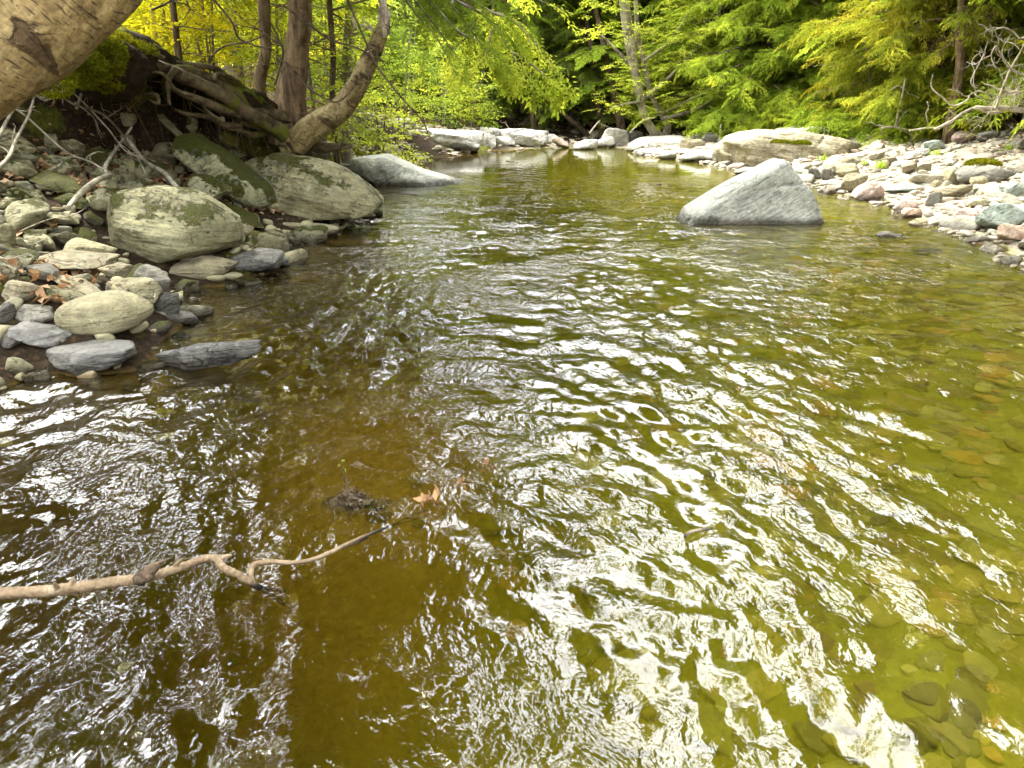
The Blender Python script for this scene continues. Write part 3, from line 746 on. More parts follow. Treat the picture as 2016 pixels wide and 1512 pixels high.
FR = [
 (842,264,944,296,'rock_far',0,'long whitish ledge rock at the far left end of the pool',{}),
 (812,259,930,278,'rock_far',2,'low white ledge behind the whitish ledge rock',{'y':26.2}),
 (893,282,943,303,'rock_pink',0,'tan rounded stone in front of the whitish ledge rock',{}),
 (938,271,973,290,'rock_far',0,'white blunt stone left of the big bluish-white boulder',{}),
 (946,257,990,275,'rock_far',-5,'white rounded stone behind the blunt one at the far bank',{'y':27}),
 (979,257,1076,292,'rock_far',-6,'big bluish-white boulder at the far end of the pool',{'sub':5}),
 (982,278,1012,290,'rock_far',0,'small white stone at the foot of the bluish-white boulder',{}),
 (1088,274,1122,294,'rock_pink',-25,'tan pointed stone right of the bluish-white boulder',{}),
 (1070,273,1092,286,'rock_far',0,'little pale stone between the bluish-white boulder and the tan pointed stone',{}),
 (1188,258,1242,291,'rock_far',-12,'upright pinkish-white block at the far bank mirrored in the pool',{'planes':7,'k':16}),
 (1174,277,1208,293,'rock_far',5,'low white stone at left foot of the pinkish-white block',{}),
 (1134,284,1178,297,'rock_far',0,'flat white stone left of the pinkish-white block at waterline',{}),
 (1230,264,1268,286,'rock_dark',-10,'dark brown stone right of the pinkish-white block',{}),
 (1243,273,1350,296,'rock_far',2,'wide pale slab right of the pinkish-white block',{'y':25}),
 (1248,294,1310,309,'rock_far',0,'flat pale stone at waterline under the wide pale slab',{}),
 (1295,299,1332,317,'rock_far',0,'round white stone at waterline in front of wide pale slab',{}),
 (1344,292,1420,322,'rock_far',5,'pale sloping rock between round white stone and broad flat-topped boulder',{}),
 (1338,280,1385,295,'rock_tan',5,'brown-shadowed stone behind the pale sloping rock',{}),
 (1387,272,1412,286,'rock_dark',0,'little dark stone under the beech leaves of the far bank',{}),
 (1400,300,1446,322,'rock_far',0,'white stone touching left side of the broad flat-topped boulder',{}),
 (1527,236,1578,258,'rock_green',4,'rounded grey stone at the forest edge behind the wide whitish slab',{'y':24}),
 (1444,329,1520,347,'rock_grey',3,'thin flat grey stone in the water in front of flat-topped boulder',{}),
 (1612,303,1706,346,'rock_tan',14,'large tan stone with sloping back right of flat-topped boulder',{}),
 (1651,323,1700,353,'rock_oval',5,'round-backed tan stone on top of the angular one by the water',{}),
 (1657,340,1708,382,'rock_tan',-8,'angular cream stone at waterline right of the lone slanted boulder',{}),
 (1617,334,1642,360,'rock_grey',0,'small brown egg-shaped stone at the water beside the lone boulder',{}),
 (1588,325,1624,360,'rock_grey',30,'cracked grey stone leaning by the lone slanted boulder',{}),
 (1681,360,1748,398,'rock_pink',0,'pinkish rounded stone standing in the shallow edge',{}),
 (1740,361,1832,383,'rock_green',3,'long flat grey-green stone behind the shallows',{}),
 (1831,354,1856,377,'rock_oval',10,'small egg-shaped tan stone at right end of long flat stone',{}),
 (1852,328,1898,366,'rock_oval',18,'upright smooth cream stone left of the big pitted stone',{}),
 (1892,327,2002,366,'rock_grey',4,'big pitted brownish stone lying on the bar near right border',{}),
 (1912,345,1951,373,'rock_oval',0,'round cream stone in front of the big pitted stone',{}),
 (1843,358,1914,395,'rock_tan',14,'pale pointed stone in front of the upright smooth cream stone',{}),
 (1936,397,2034,456,'rock_green',6,'big smooth grey-green boulder at right border near the water',{'sub':5}),
 (1966,439,2050,482,'rock_red',-5,'reddish sandy stone in front of the grey-green boulder',{}),
 (1726,311,1778,333,'rock_tan',5,'cream rounded stone in the middle of the cobble bar',{}),
 (1774,317,1812,345,'rock_tan',22,'brown-sided stone leaning beside two cream ovals',{}),
 (1805,321,1839,343,'rock_oval',8,'cream oval next to the brown-sided leaning stone',{}),
 (1822,285,1864,299,'rock_green',0,'flat green-grey stone on the upper cobble bar',{}),
 (1785,298,1832,316,'rock_far',4,'white flat stone below the flat green-grey one',{}),
 (1879,266,1935,284,'rock_pink',2,'wide pinkish slab high on the cobble bar',{}),
 (1927,265,1968,284,'rock_grey',6,'grey slab touching right end of the wide pinkish slab',{}),
 (1969,235,1994,254,'rock_red',0,'rusty brown stone under the driftwood',{}),
 (1991,236,2018,252,'rock_dark',0,'near-black stone beside the rusty brown stone',{}),
 (1882,412,1937,433,'rock_pink',4,'smooth pinkish-white stone among pebbles at waterline',{}),
 (1778,413,1820,433,'rock_red',0,'rust-tipped cream stone at the corner of waterline',{}),
 (1909,392,1962,410,'rock_oval',6,'flat cream stone behind the pinkish-white one',{}),
 (1978,358,2030,393,'rock_green',8,'grey-green stone at right border above the big smooth one',{}),
 (1762,392,1815,420,'rock_pink',5,'mauve-grey stone half out of the shallow edge',{}),
 (1820,380,1858,412,'rock_grey',0,'dull mauve stone behind the rust-tipped stone',{}),
 (1727,456,1784,471,'rock_far',0,'pale stone just breaking the surface off the right bar',{'zb':-.04}),
 (1800,490,1870,512,'rock_tan',0,'sunken pale stone nearest the viewer off the right bar',{'zb':-.10}),
]
for u0,v0,u1,v1,mt,tl,lb,kw in FR:
    kw.setdefault('jit', .3); kw.setdefault('depth', .6)
    if v1 < 300: u0, u1, v0 = u0 - 4, u1 + 4, v0 - 6
    bbox_rock(u0,v0,u1,v1,mt,lb,tl,name='stone' if (u1-u0) < 90 else 'boulder',**kw)

# --- cobbles of the bars
TMP = {}
for side in ('right', 'left'):
    TMP[side] = []
    for s in range(14):
        r = random.Random(s * 5 + (side == 'left'))
        fl = r.uniform(.28, .55) if side == 'right' else r.uniform(.4, .7)
        V, F = rock_shape(900 + s + (50 if side == 'left' else 0), 3, 12, r.uniform(8, 16) if side == 'right' else r.uniform(14, 26), .06, (1, r.uniform(.6, .95), fl), .36, strata=.015)
        me = mesh_from('cobble', V, F); me.materials.append(M['cobble_' + side]); TMP[side].append(me)
hero = np.array([(c[0], c[1], s * .45) for _, c, s in ROCKS])
def nearest(x, y, k=1):
    q = (hero[:, 0] - x) ** 2 + (hero[:, 1] - y) ** 2
    return int(np.argmin(q))
used = {}
ORD = ['', 'second', 'third', 'fourth', 'fifth', 'sixth', 'seventh', 'eighth', 'ninth', 'tenth', 'eleventh', 'twelfth', 'thirteenth', 'fourteenth', 'fifteenth', 'sixteenth', 'seventeenth', 'eighteenth', 'nineteenth', 'twentieth']
def near_label(x, y, size, side):
    n, c, s = ROCKS[nearest(x, y)]
    n = ' '.join(n.split()[:8])
    dx, dy = x - c[0], y - c[1]
    rel = ('right of' if dx > 0 else 'left of') if abs(dx) > abs(dy) else ('behind' if dy > 0 else 'in front of')
    sz = 'large' if size > .22 else ('middling' if size > .14 else 'small')
    key = (sz, rel, n)
    used[key] = used.get(key, 0) + 1
    k = used[key]
    o = (ORD[k - 1] + ' ') if 1 < k <= 20 else ''
    return f"{o}{sz} {'cobble' if side == 'right' else 'loose stone'} {rel} the {n}"

placed = []
def scatter(side, n, xr, yr, smin, smax, dmax, cond=None, spacing=.72):
    out = []; tries = 0
    while len(out) < n and tries < n * 40:
        tries += 1
        x = random.uniform(*xr); y = random.uniform(*yr)
        s = smin * (smax / smin) ** (random.random() ** 1.6)
        if cond is not None and not cond(x, y): continue
        if np.any((hero[:, 0] - x) ** 2 + (hero[:, 1] - y) ** 2 < (hero[:, 2] + s * .5) ** 2): continue
        if placed:
            a = np.array(placed[-900:])
            if np.any((a[:, 0] - x) ** 2 + (a[:, 1] - y) ** 2 < (spacing * (a[:, 2] + s)) ** 2): continue
        placed.append((x, y, s)); out.append((x, y, s))
    return out
def inview(x, y):
    return abs(x / max(y, .1)) < .70
sdc = lambda x, y: float(shore_sd(np.array([x]), np.array([y]))[0])
def right_ok(x, y):
    if not inview(x, y): return False
    d = sdc(x, y); return -.25 < d < 6.2 - .12 * max(y - 14, 0)
def left_ok(x, y):
    if not inview(x, y): return False
    return -.1 < sdc(x, y) and ridge_sd(x, y) < -.15
def far_ok(x, y):
    return inview(x, y) and -.2 < sdc(x, y) < 3.2
def drop(side, lst, group, cat='stone'):
    for x, y, s in lst:
        me = random.choice(TMP[side])
        z = float(gh(np.array([x]), np.array([y]))[0])
        dn = [float(gh(np.array([x + a]), np.array([y + b]))[0]) for a, b in ((.15, 0), (-.15, 0), (0, .15), (0, -.15))]
        rx = math.atan((dn[2] - dn[3]) / .3) * .7; ry = -math.atan((dn[0] - dn[1]) / .3) * .7
        o = add('cobble' if side == 'right' else 'bank_stone', me, None, loc=(x, y, z + s * (.12 if side == 'right' else .24)), rot=(rx + random.gauss(0, .16), ry + random.gauss(0, .16) - (.12 if side == 'right' else 0), random.uniform(0, 6.28)), scale=(s, s, s))
        tag(o, near_label(x, y, s, side), cat, group)
drop('right', scatter('right', 190, (4.5, 11.5), (7, 22), .10, .30, 6, right_ok), 'loose cobbles on the right bar')
drop('left', scatter('left', 215, (-6.2, -1.9), (3.4, 12), .08, .26, 3, left_ok, .5), 'loose stones on the left slope')
drop('right', scatter('right', 14, (-5, 6), (21, 31), .15, .40, 6, far_ok), 'loose stones along the far bank')

def pebble_mass(name, side, n, xr, yr, smin, smax, cond, label, mat, sub=2, under=False, fl=(.35, .6), lift=.1):
    mb = MB(); D, F = ICO[sub]
    shapes = []
    for s in range(10):
        V, F = rock_shape(2000 + s, sub, 8, 8, .05, (1, random.uniform(.6, .9), random.uniform(*fl)), .3); shapes.append(V)
    X = np.array([random.uniform(*xr) for _ in range(n * 3)]); Y = np.array([random.uniform(*yr) for _ in range(n * 3)])
    dd = shore_sd(X, Y); ok = cond(X, Y, dd)
    X, Y = X[ok][:n], Y[ok][:n]; Zg = gh(X, Y)
    for x, y, z in zip(X, Y, Zg):
        s = smin * (smax / smin) ** (random.random() ** 1.5)
        if under:
            z = min(z, -.03 - s * .4); s = s * (.45 if x < -.2 else 1)
        a = random.uniform(0, 6.28); ca, sa = math.cos(a), math.sin(a)
        Rm = np.array([[ca, -sa, 0], [sa, ca, 0], [0, 0, 1]]) @ np.array([[1, 0, 0], [0, 1, random.gauss(0, .15)], [random.gauss(0, .15), 0, 1]])
        mb.add(shapes[random.randrange(10)] @ Rm.T * s + (x, y, z + s * lift), T=F, tint=random.random())
    tag(add(name, mb.mesh(name), M[mat]), label, None, kind='stuff')
pebble_mass('pebbles', 'right', 5200, (3.8, 12.5), (3, 23), .028, .11, lambda X, Y, d: (d > -.3) & (d < 6.6) & (np.abs(X / Y) < .78), 'pale gravel and small pebbles between the cobbles of the right bar', 'pebbles_right')
pebble_mass('gravel', 'far', 900, (-5, 6.5), (21, 32), .04, .16, lambda X, Y, d: (d > -.3) & (d < 3.5), 'pale gravel along the far bank', 'pebbles_right')
pebble_mass('rubble', 'left', 1500, (-7, -1.9), (2.5, 20), .025, .10, lambda X, Y, d: (d > -.15) & (ridge_sd(X, Y) < -.1) & (np.abs(X / Y) < .85), 'small dark rubble filling gaps between the left bank stones', 'pebbles_left')
pebble_mass('submerged_stones', 'bed', 4200, (-3, 5.5), (.6, 16), .03, .12, lambda X, Y, d: (d < -.02) & (rng.random(len(X)) < .10 + .90 * sstep(X, -.3, 1.5)), 'yellow and olive stones on the creek bed seen through the water', 'bed_stones', 3, under=True, fl=(.18, .35), lift=0.0)

# ------------------------------------------------------------------ foliage kit
def needle_bough(seed, droop=.35, npair=30, slen=.047, fill=.9):
    """flat feathery hemlock bough, one unit long: side shoots set with narrow blades"""
    r = np.random.default_rng(seed); Qs = []; T = []
    for i in range(npair):
        t = (i + .5) / npair; t = .08 + .92 * t
        for s in (-1, 1):
            if r.random() > fill: continue
            L = (.36 * (1 - t) ** .7 + .05) * r.uniform(.6, 1.1)
            ang = R(r.uniform(38, 62)) * s
            m = max(2, int(L / .028))
            tt = (np.arange(m) + .5) / m
            px = t + tt * L * math.cos(ang); py = tt * L * math.sin(ang)
            pz = -.25 * (tt * L) ** 1.0 * r.uniform(.0, 1.0) + r.normal(0, .006)
            for k in range(m):
                for q in (-1, 1):
                    a2 = ang + q * R(r.uniform(30, 55)); l = slen * (1.15 - .6 * tt[k]) * r.uniform(.7, 1.25); w = l * .19
                    dx, dy = math.cos(a2), math.sin(a2)
                    zt = r.normal(-.25, .3) * l
                    o = np.array([px[k], py[k], pz[k]])
                    Qs.append([o, o + (dx * l * .5 - dy * w, dy * l * .5 + dx * w, zt * .4 + r.normal(0, .2) * w), o + (dx * l, dy * l, zt), o + (dx * l * .5 + dy * w, dy * l * .5 - dx * w, zt * .4)])
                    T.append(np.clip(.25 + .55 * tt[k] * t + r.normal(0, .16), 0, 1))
    Q4 = np.array(Qs); 
    Q4[..., 2] -= droop * np.maximum(Q4[..., 0], 0) ** 2
    return Q4, np.array(T)
BOUGH = [needle_bough(s, d) for s, d in ((1, .25), (2, .4), (3, .55), (4, .15))]
def comb_spray(seed, droop):
    """open feathery spray: separate narrow side shoots with gaps between them"""
    r = np.random.default_rng(seed); Qs = []; T = []
    def blade(o, a, l, w, z1, t):
        dx, dy = math.cos(a), math.sin(a); o = np.asarray(o, float)
        m = o + (dx * l * .45, dy * l * .45, z1 * .35); s_ = np.array([-dy, dx, r.normal(0, .5)]) * w
        Qs.append([o, m + s_, o + (dx * l, dy * l, z1), m - s_]); T.append(np.clip(t, 0, 1))
    n = 9
    for i in range(n):
        t = .06 + .9 * i / n
        for s in (-1, 1):
            if r.random() < .12: continue
            a = s * R(r.uniform(35, 62)); L = (.34 * (1 - t) + .09) * r.uniform(.6, 1.2); z1 = -L * r.uniform(.05, .75)
            tt = .3 + .35 * t + r.normal(0, .15)
            blade((t, 0, 0), a, L, .013, z1, tt)
            for k in range(3):
                f = (k + .7) / 3.2; a2 = a + (1 if k % 2 else -1) * R(r.uniform(30, 50))
                blade((t + L * f * math.cos(a), L * f * math.sin(a), z1 * f), a2, L * .34 * r.uniform(.7, 1.2), .011, -L * .1, tt + .12)
    blade((.75, 0, 0), r.normal(0, .1), .28, .014, -.08, .7); blade((0, 0, 0), 0, .8, .006, 0, .2)
    Q4 = np.array(Qs); Q4[..., 2] -= droop * np.maximum(Q4[..., 0], 0) ** 2
    return Q4, np.array(T)
SPR_H = [comb_spray(s, d) for s, d in ((31, .2), (32, .45), (33, .7), (34, .35), (35, .1))]
BOUGH_C = [needle_bough(s, d, 15, .085, .9) for s, d in ((11, .3), (12, .5))]
BOUGH_F = [needle_bough(s, d, 44, .034, .85) for s, d in ((21, .35), (22, .6))]

def frame(dirv, roll=0.0):
    x = np.asarray(dirv, float); x = x / np.linalg.norm(x)
    z = np.array([0, 0, 1.0]); y = np.cross(z, x); n = np.linalg.norm(y)
    y = y / n if n > 1e-6 else np.array([0, 1.0, 0]); z = np.cross(x, y)
    c, s = math.cos(roll), math.sin(roll)
    y2 = c * y + s * z; z2 = -s * y + c * z
    return np.stack([x, y2, z2], 1)
def put(mb, tmpl, o, dirv, s, roll=0.0, tadd=0.0):
    Q4, T = tmpl
    mb.quads(Q4 @ frame(dirv, roll).T * s + np.asarray(o), np.clip(T + tadd, 0, 1))

def leaf_spray(seed, n=46, ll=.085, width=.55, droop=.3, layers=2):
    """twig with alternate broad leaves, one unit long, in nearly level layers"""
    r = np.random.default_rng(seed); Qs = []; T = []
    tw = [(np.array([0, 0, 0.]), np.array([1, 0, 0.]), 1.0)]
    for k in range(7):
        t = .12 + .8 * k / 7; s = -1 if k % 2 else 1; a = R(r.uniform(35, 60)) * s
        tw.append((np.array([t, 0, 0.]), np.array([math.cos(a), math.sin(a), r.normal(0, .1)]), .5 * (1.1 - t)))
    for o, d, L in tw:
        m = max(3, int(n * L / 3.2))
        for k in range(m):
            t = (k + .6) / m
            s = -1 if k % 2 else 1
            p = o + d * L * t
            a = math.atan2(d[1], d[0]) + s * R(r.uniform(35, 70))
            if k == m - 1: a = math.atan2(d[1], d[0])
            l = ll * r.uniform(.6, 1.2); w = l * width * .5
            tilt = r.normal(-.16, .25)
            ax = np.array([math.cos(a) * math.cos(tilt), math.sin(a) * math.cos(tilt), math.sin(tilt)])
            si = np.array([-math.sin(a), math.cos(a), r.normal(0, .45)]); si /= np.linalg.norm(si)
            Qs.append([p, p + ax * l * .45 + si * w, p + ax * l, p + ax * l * .45 - si * w]); T.append(np.clip(r.normal(.5, .25), 0, 1))
    Q4 = np.array(Qs); Q4[..., 2] -= droop * np.maximum(Q4[..., 0], 0) ** 2
    return Q4, np.array(T)
SPRAY = [leaf_spray(s, 46, .088, .6, d) for s, d in ((1, .04), (2, .10), (3, .18), (4, -.04))]
SPRAY_B = [leaf_spray(s, 26, .15, .5, d) for s, d in ((41, .1), (42, .2), (43, .15))]
SPRAY_F = [leaf_spray(s, 90, .05, .6, d) for s, d in ((5, .05), (6, .15), (7, .22))]
SPRAY_C = [leaf_spray(s, 34, .16, .65, d) for s, d in ((8, .2), (9, .4))]

def hemlock(seed, H, rmax, z0, mats, loc=(0,0,0), nb=150, r0=.2, lean=(0, 0), fine=5.0, label='', bark='bark_dark', group=None, keepout=None, name='hemlock_tree', step=1.0, sun=0.0):
    r = np.random.default_rng(seed); loc = np.asarray(loc, float)
    rt = root(name, loc, label, 'tree', group)
    w = MB(); c = MB()
    top = np.array([lean[0], lean[1], H])
    path = [np.array([0, 0, -.3]), top * .25 + (r.normal(0, .08), r.normal(0, .08), 0), top * .6 + (r.normal(0, .1), r.normal(0, .1), 0), top]
    tube(w, path, [r0 * 1.25, r0 * .9, r0 * .55, .02], 26, 12, .10, 2.5, seed, .1)
    for i in range(nb):
        t = (i + r.random()) / nb
        z = z0 + (H - z0) * t ** 1.25
        L = rmax * ((1 - (z / H)) ** .75 * 1.0 + .10) * r.uniform(.65, 1.1)
        if z < z0 + 1.2: L *= .8
        az = r.uniform(0, 2 * math.pi)
        o = top * (z / H); o[2] = z
        d = np.array([math.cos(az), math.sin(az), r.uniform(-.12, .28) + .25 * (z / H)])
        if keepout is not None and keepout(o + loc, d, L): continue
        hi = z > fine
        tube(w, [o, o + d * L * .5 + (0, 0, -.03 * L), o + d * L * .95 + (0, 0, -.25 * L)], [.018 + .012 * L, .012 + .004 * L, .004], 5, 4)
        if hi:
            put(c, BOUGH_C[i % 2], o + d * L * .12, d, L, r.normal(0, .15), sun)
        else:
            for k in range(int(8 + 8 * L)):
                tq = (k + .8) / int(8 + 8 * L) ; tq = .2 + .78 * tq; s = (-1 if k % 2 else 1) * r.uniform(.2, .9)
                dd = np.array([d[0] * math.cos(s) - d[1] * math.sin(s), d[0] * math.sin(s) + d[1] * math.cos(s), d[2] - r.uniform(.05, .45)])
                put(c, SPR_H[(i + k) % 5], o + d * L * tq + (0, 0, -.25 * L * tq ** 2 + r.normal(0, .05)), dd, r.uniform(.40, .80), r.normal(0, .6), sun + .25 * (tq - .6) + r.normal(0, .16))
    add('trunk', w.mesh('trunk'), M[bark], rt); add('crown', c.mesh('crown', smooth=False), M[mats], rt)
    return rt

def broadleaf(seed, H, spread_, z0, mats, loc=(0,0,0), nlimb=16, r0=.14, lean=(0,0), sprays=16, size=1.1, label='', bark='bark_grey', fine=6.0, group=None, name='beech_tree', set_=None, keepout=None):
    r = np.random.default_rng(seed); loc = np.asarray(loc, float)
    rt = root(name, loc, label, 'tree', group)
    w = MB(); c = MB(); top = np.array([lean[0], lean[1], H])
    path = [np.array([0, 0, -.3]), top * .3 + (r.normal(0, .12), r.normal(0, .12), 0), top * .65 + (r.normal(0, .2), r.normal(0, .2), 0), top]
    tube(w, path, [r0 * 1.3, r0 * .9, r0 * .55, .02], 24, 12, .08, 2.5, seed, .08)
    pp = resample(path, 50)
    for i in range(nlimb):
        t = (i + r.random()) / nlimb; z = z0 + (H * .97 - z0) * t
        o = pp[np.argmin(abs(pp[:, 2] - z))]
        az = r.uniform(0, 2 * math.pi); L = spread_ * (1.0 - .55 * t) * r.uniform(.6, 1.1)
        d = np.array([math.cos(az), math.sin(az), r.uniform(.05, .5)])
        if keepout is not None and keepout(o + loc, d, L): continue
        lp = [o, o + d * L * .5 + (0, 0, .05 * L), o + d * L + (0, 0, -.12 * L)]
        tube(w, lp, [r0 * .32, r0 * .2, .008], 8, 5)
        lq = resample(lp, 40)
        for k in range(sprays):
            q = lq[int(r.uniform(8, 39))]; s = -1 if k % 2 else 1; a = s * r.uniform(.3, 1.2)
            dd = np.array([d[0] * math.cos(a) - d[1] * math.sin(a), d[0] * math.sin(a) + d[1] * math.cos(a), r.normal(0, .2)])
            S = set_ or (SPRAY_C if z > fine else SPRAY)
            put(c, S[k % len(S)], q, dd, size * r.uniform(.6, 1.2), r.normal(0, .2), r.normal(0, .08))
    add('trunk', w.mesh('trunk'), M[bark], rt); add('crown', c.mesh('crown', smooth=False), M[mats], rt)
    return rt

def gz(x, y): return float(gh(np.array([x]), np.array([y]))[0])
def at(u, y):
    """ground point at distance y below picture column u"""
    x = (u - CX) / (FPX / cp) * y
    return np.array([x, y, gz(x, y)])
# ------------------------------------------------------------------ left bank: big hemlock, roots, birches
def pxpath(pts, y0, y1=None, dz=0):
    n = len(pts); y1 = y0 if y1 is None else y1
    return np.array([PY(u, v, y0 + (y1 - y0) * k / (n - 1)) for k, (u, v) in enumerate(pts)]) + (0, 0, dz)
def pr(px, y): return px / FPX * y * .94

YB = 10.6
base = PY(572, 262, YB)
rt = root('hemlock_tree', base, 'big furrowed brown hemlock whose bare roots grip the left bank', 'tree')
w = MB()
ax = list(pxpath([(566, 285), (570, 240), (573, 190), (580, 140), (585, 90), (591, 0)], YB))
ax += [ax[-1] + np.array([.12, .1, 2.0]), ax[-1] + np.array([.2, .2, 5.5]), ax[-1] + np.array([.2, .2, 11])]
tube(w, ax, [pr(44, YB), pr(35, YB), pr(28, YB), pr(24.5, YB), pr(22, YB), pr(21, YB), .14, .10, .02], 150, 48, .07, 4.5, 5, .10, stretch=.5)
# dead twigs from the lower trunk
def twiggy(mb, o, d, L, r0, depth=2, r=None, wob=.16, grav=-.05):
    r = r or np.random.default_rng(1)
    d = np.asarray(d, float); d = d / np.linalg.norm(d); p = [np.asarray(o, float)]
    n = 6
    for k in range(n):
        d = d + r.normal(0, wob, 3) + (0, 0, grav); d /= np.linalg.norm(d); p.append(p[-1] + d * L / n)
    tube(mb, p, list(np.linspace(r0, r0 * .3, n + 1)), 14, 5)
    if depth:
        for k in range(r.integers(2, 5)):
            j = r.integers(1, n); dd = d + r.normal(0, .6, 3); twiggy(mb, p[j], dd, L * r.uniform(.3, .6), r0 * .5, depth - 1, r, wob, grav)
rr = np.random.default_rng(5)
for k in range(16):
    j = rr.uniform(0, 1); o = ax[1] + (ax[5] - ax[1]) * j; a = rr.uniform(0, 6.28)
    twiggy(w, o, (math.cos(a), math.sin(a) * .7, rr.uniform(-.3, .3)), rr.uniform(.5, 1.5), .010, 1, rr)
add('trunk', w.mesh('trunk', base), M['bark_hemlock'], rt)
ROOTS = [
 ([(578,300),(574,287),(549,257),(519,237),(494,219),(462,200),(437,187),(397,169),(360,150),(318,131),(290,118)], [12,15,15,14,13,13,12,11,12,10,4], 10.2, 8.8),
 ([(560,232),(531,223),(494,214),(469,190),(445,171),(421,160),(397,147),(372,140),(340,133),(300,122)], [12,11,9,9,8,8,8,7,6,3], 10.35, 8.9),
 ([(545,215),(496,190),(478,173),(459,161),(434,142),(409,130),(360,129),(322,119),(280,108)], [9,6,6,6,6,5,5,5,3], 10.5, 9.1),
 ([(570,278),(524,250),(474,233),(457,224),(432,209),(400,199),(360,186),(330,172)], [12,10,9,9,9,8,6,3], 10.1, 8.9),
 ([(440,240),(436,238),(409,213),(384,198),(347,174),(317,151),(300,140)], [6,3.5,3,3,3,3,2], 9.2, 8.5),
 ([(570,295),(590,320),(600,345)], [12,8,4], 10.1, 10.0),
 ([(300,133),(280,149),(278,161),(262,170)], [6,5,5,3], 8.6, 8.4),
 ([(300,140),(268,131),(245,129),(232,134)], [6,6,5,3], 8.7, 8.5),
 ([(292,180),(310,186),(313,196),(306,204),(290,195)], [3,4,4,3,2], 8.5, 8.4),
 ([(236,150),(240,170),(238,186),(228,190)], [3,2.5,2.5,2], 8.3, 8.3),
 ([(480,244),(440,246),(405,232),(370,222),(345,212)], [6,6,5,4,2], 9.8, 9.0),
 ([(535,262),(500,264),(470,258),(440,250)], [7,6,5,3], 10.1, 9.6),
 ([(590,262),(620,282),(650,290),(690,288)], [18,14,9,4], 10.3, 10.2),
 ([(345,137),(330,160),(325,185),(332,205)], [6,5,4,2], 8.9, 8.6),
 ([(420,150),(440,150),(462,160),(490,176),(520,185)], [4,4,4,4,3], 9.4, 10.2),
 ([(330,118),(300,108),(262,96),(240,92)], [5,5,4,2], 8.9, 8.6),
]
for k, (pts, rad, ya, yb) in enumerate(ROOTS):
    q = MB(); pth = pxpath(pts, ya, yb)
    pth = pth + np.random.default_rng(k).normal(0, .018, pth.shape)
    tube(q, pth, [pr(x, (ya + yb) / 2) * 1.05 for x in rad], 60, 12, .16, 2.2, k, stretch=1.2)
    o = add('root', q.mesh('root', base), M['root'], rt)
# fine hanging rootlets
q = MB()
for k in range(46):
    u = rr.uniform(240, 560); yy = np.interp(u, [240, 560], [8.6, 10.2]); v = np.interp(u, [240, 320, 400, 500, 560], [140, 142, 180, 240, 280]) + rr.uniform(-5, 20)
    p = PY(u, v, yy + rr.uniform(-.1, .3)); L = rr.uniform(.15, .6)
    tube(q, [p, p + rr.normal(0, .05, 3) + (0, 0, -L * .5), p + rr.normal(0, .12, 3) + (0, 0, -L)], [.006, .005, .003], 8, 4)
o = add('rootlets', q.mesh('rootlets', base), M['root'], rt); o['kind'] = 'stuff'
# crown overhead
c = MB(); w = MB(); topz = ax[-1]
for i in range(340):
    t = (i + rr.random()) / 340; z = 4.2 + 11 * t; o = np.array([np.interp(z, [1, 4, 16], [-2.85, -2.7, -2.4]), YB + .1, z])
    a = rr.uniform(0, 6.28); L = 2.7 * (1 - ((z - 1) / 16) ** 1.4) * rr.uniform(.6, 1.1) + .3
    d = np.array([math.cos(a), math.sin(a), rr.uniform(-.1, .2)])
    tube(w, [o, o + d * L * .9 + (0, 0, -.2 * L)], [.03, .006], 4, 4)
    put(c, BOUGH_C[i % 2], o + d * L * .1, d, L, rr.normal(0, .2))
# low drooping boughs reaching right, over the water
LOW = [((740, -60), (905, 118)), ((780, -40), (980, 50)), ((760, -80), (880, 60)), ((800, -70), (1020, 20)), ((790, -70), (950, 90))]
for k, (a, b) in enumerate(LOW):
    yy = 9.6 - .12 * k + (k % 3) * .7; A, B = PY(*a, yy + .6), PY(*b, yy)
    mid = (A + B) / 2 + (0, 0, .12)
    tube(w, [A, mid, B], [.018, .011, .004], 14, 5, tint=0)
    L = np.linalg.norm(B - A)
    for m in range(7):
        t = .15 + .8 * m / 6; o = A + (B - A) * t + (0, 0, .24 * t * (1 - t)); s = -1 if m % 2 else 1
        d = (B - A) / L; dd = np.array([d[0] + s * .5 * rr.uniform(.2, 1), d[1] - s * rr.uniform(.3, .9), d[2] - .1])
        put(c, BOUGH_F[(k + m) % 2], o, dd, .55 * rr.uniform(.6, 1.1), rr.normal(0, .4), -.1)
add('branches', w.mesh('branches', base), M['bark_dark'], rt)
add('crown', c.mesh('crown', base, smooth=False), M['hem_mid'], rt)

# leaning broken birch stub
b0 = PY(600, 270, 10.0)
rt = root('birch_stub', b0, 'broken birch trunk leaning out over the creek, its top splintered', 'tree')
w = MB(); ya = 10.05
pts = [(560,298),(580,284),(611,256),(648,232),(678,206),(705,164),(727,119),(745,80),(757,42)]
pth = pxpath(pts, ya, 9.9)
tube(w, pth, [pr(x, ya) for x in (17,25,26,24,21,19,17,14,10)], 120, 36, .10, 3.0, 9, stretch=.7)
add('trunk', w.mesh('trunk', b0), M['birch_lean'], rt)
q = MB()
for k in range(11):
    p = pth[-1] + rr.normal(0, .035, 3); h = rr.uniform(.12, .42)
    e = p + np.array([rr.normal(.0, .04), rr.normal(0, .03), h])
    tube(q, [p - (0, 0, .1), (p + e) / 2, e], [.03, .018, .003], 6, 4)
for (u, v, du, dv) in [(735, 60, -25, -22), (712, 50, 20, 12), (700, 60, -10, -30), (742, 95, -20, 8), (755, 60, 14, -30)]:
    p = PY(u, v, 9.9); e = PY(u + du, v + dv, 9.8); tube(q, [p, (p + e) / 2 + (.01, 0, .01), e], [.02, .014, .004], 7, 5)
add('splinters', q.mesh('splinters', b0), newmat('splint').m if False else M['drift'], rt)
q = MB()   # bark curls and rot pockets along the underside
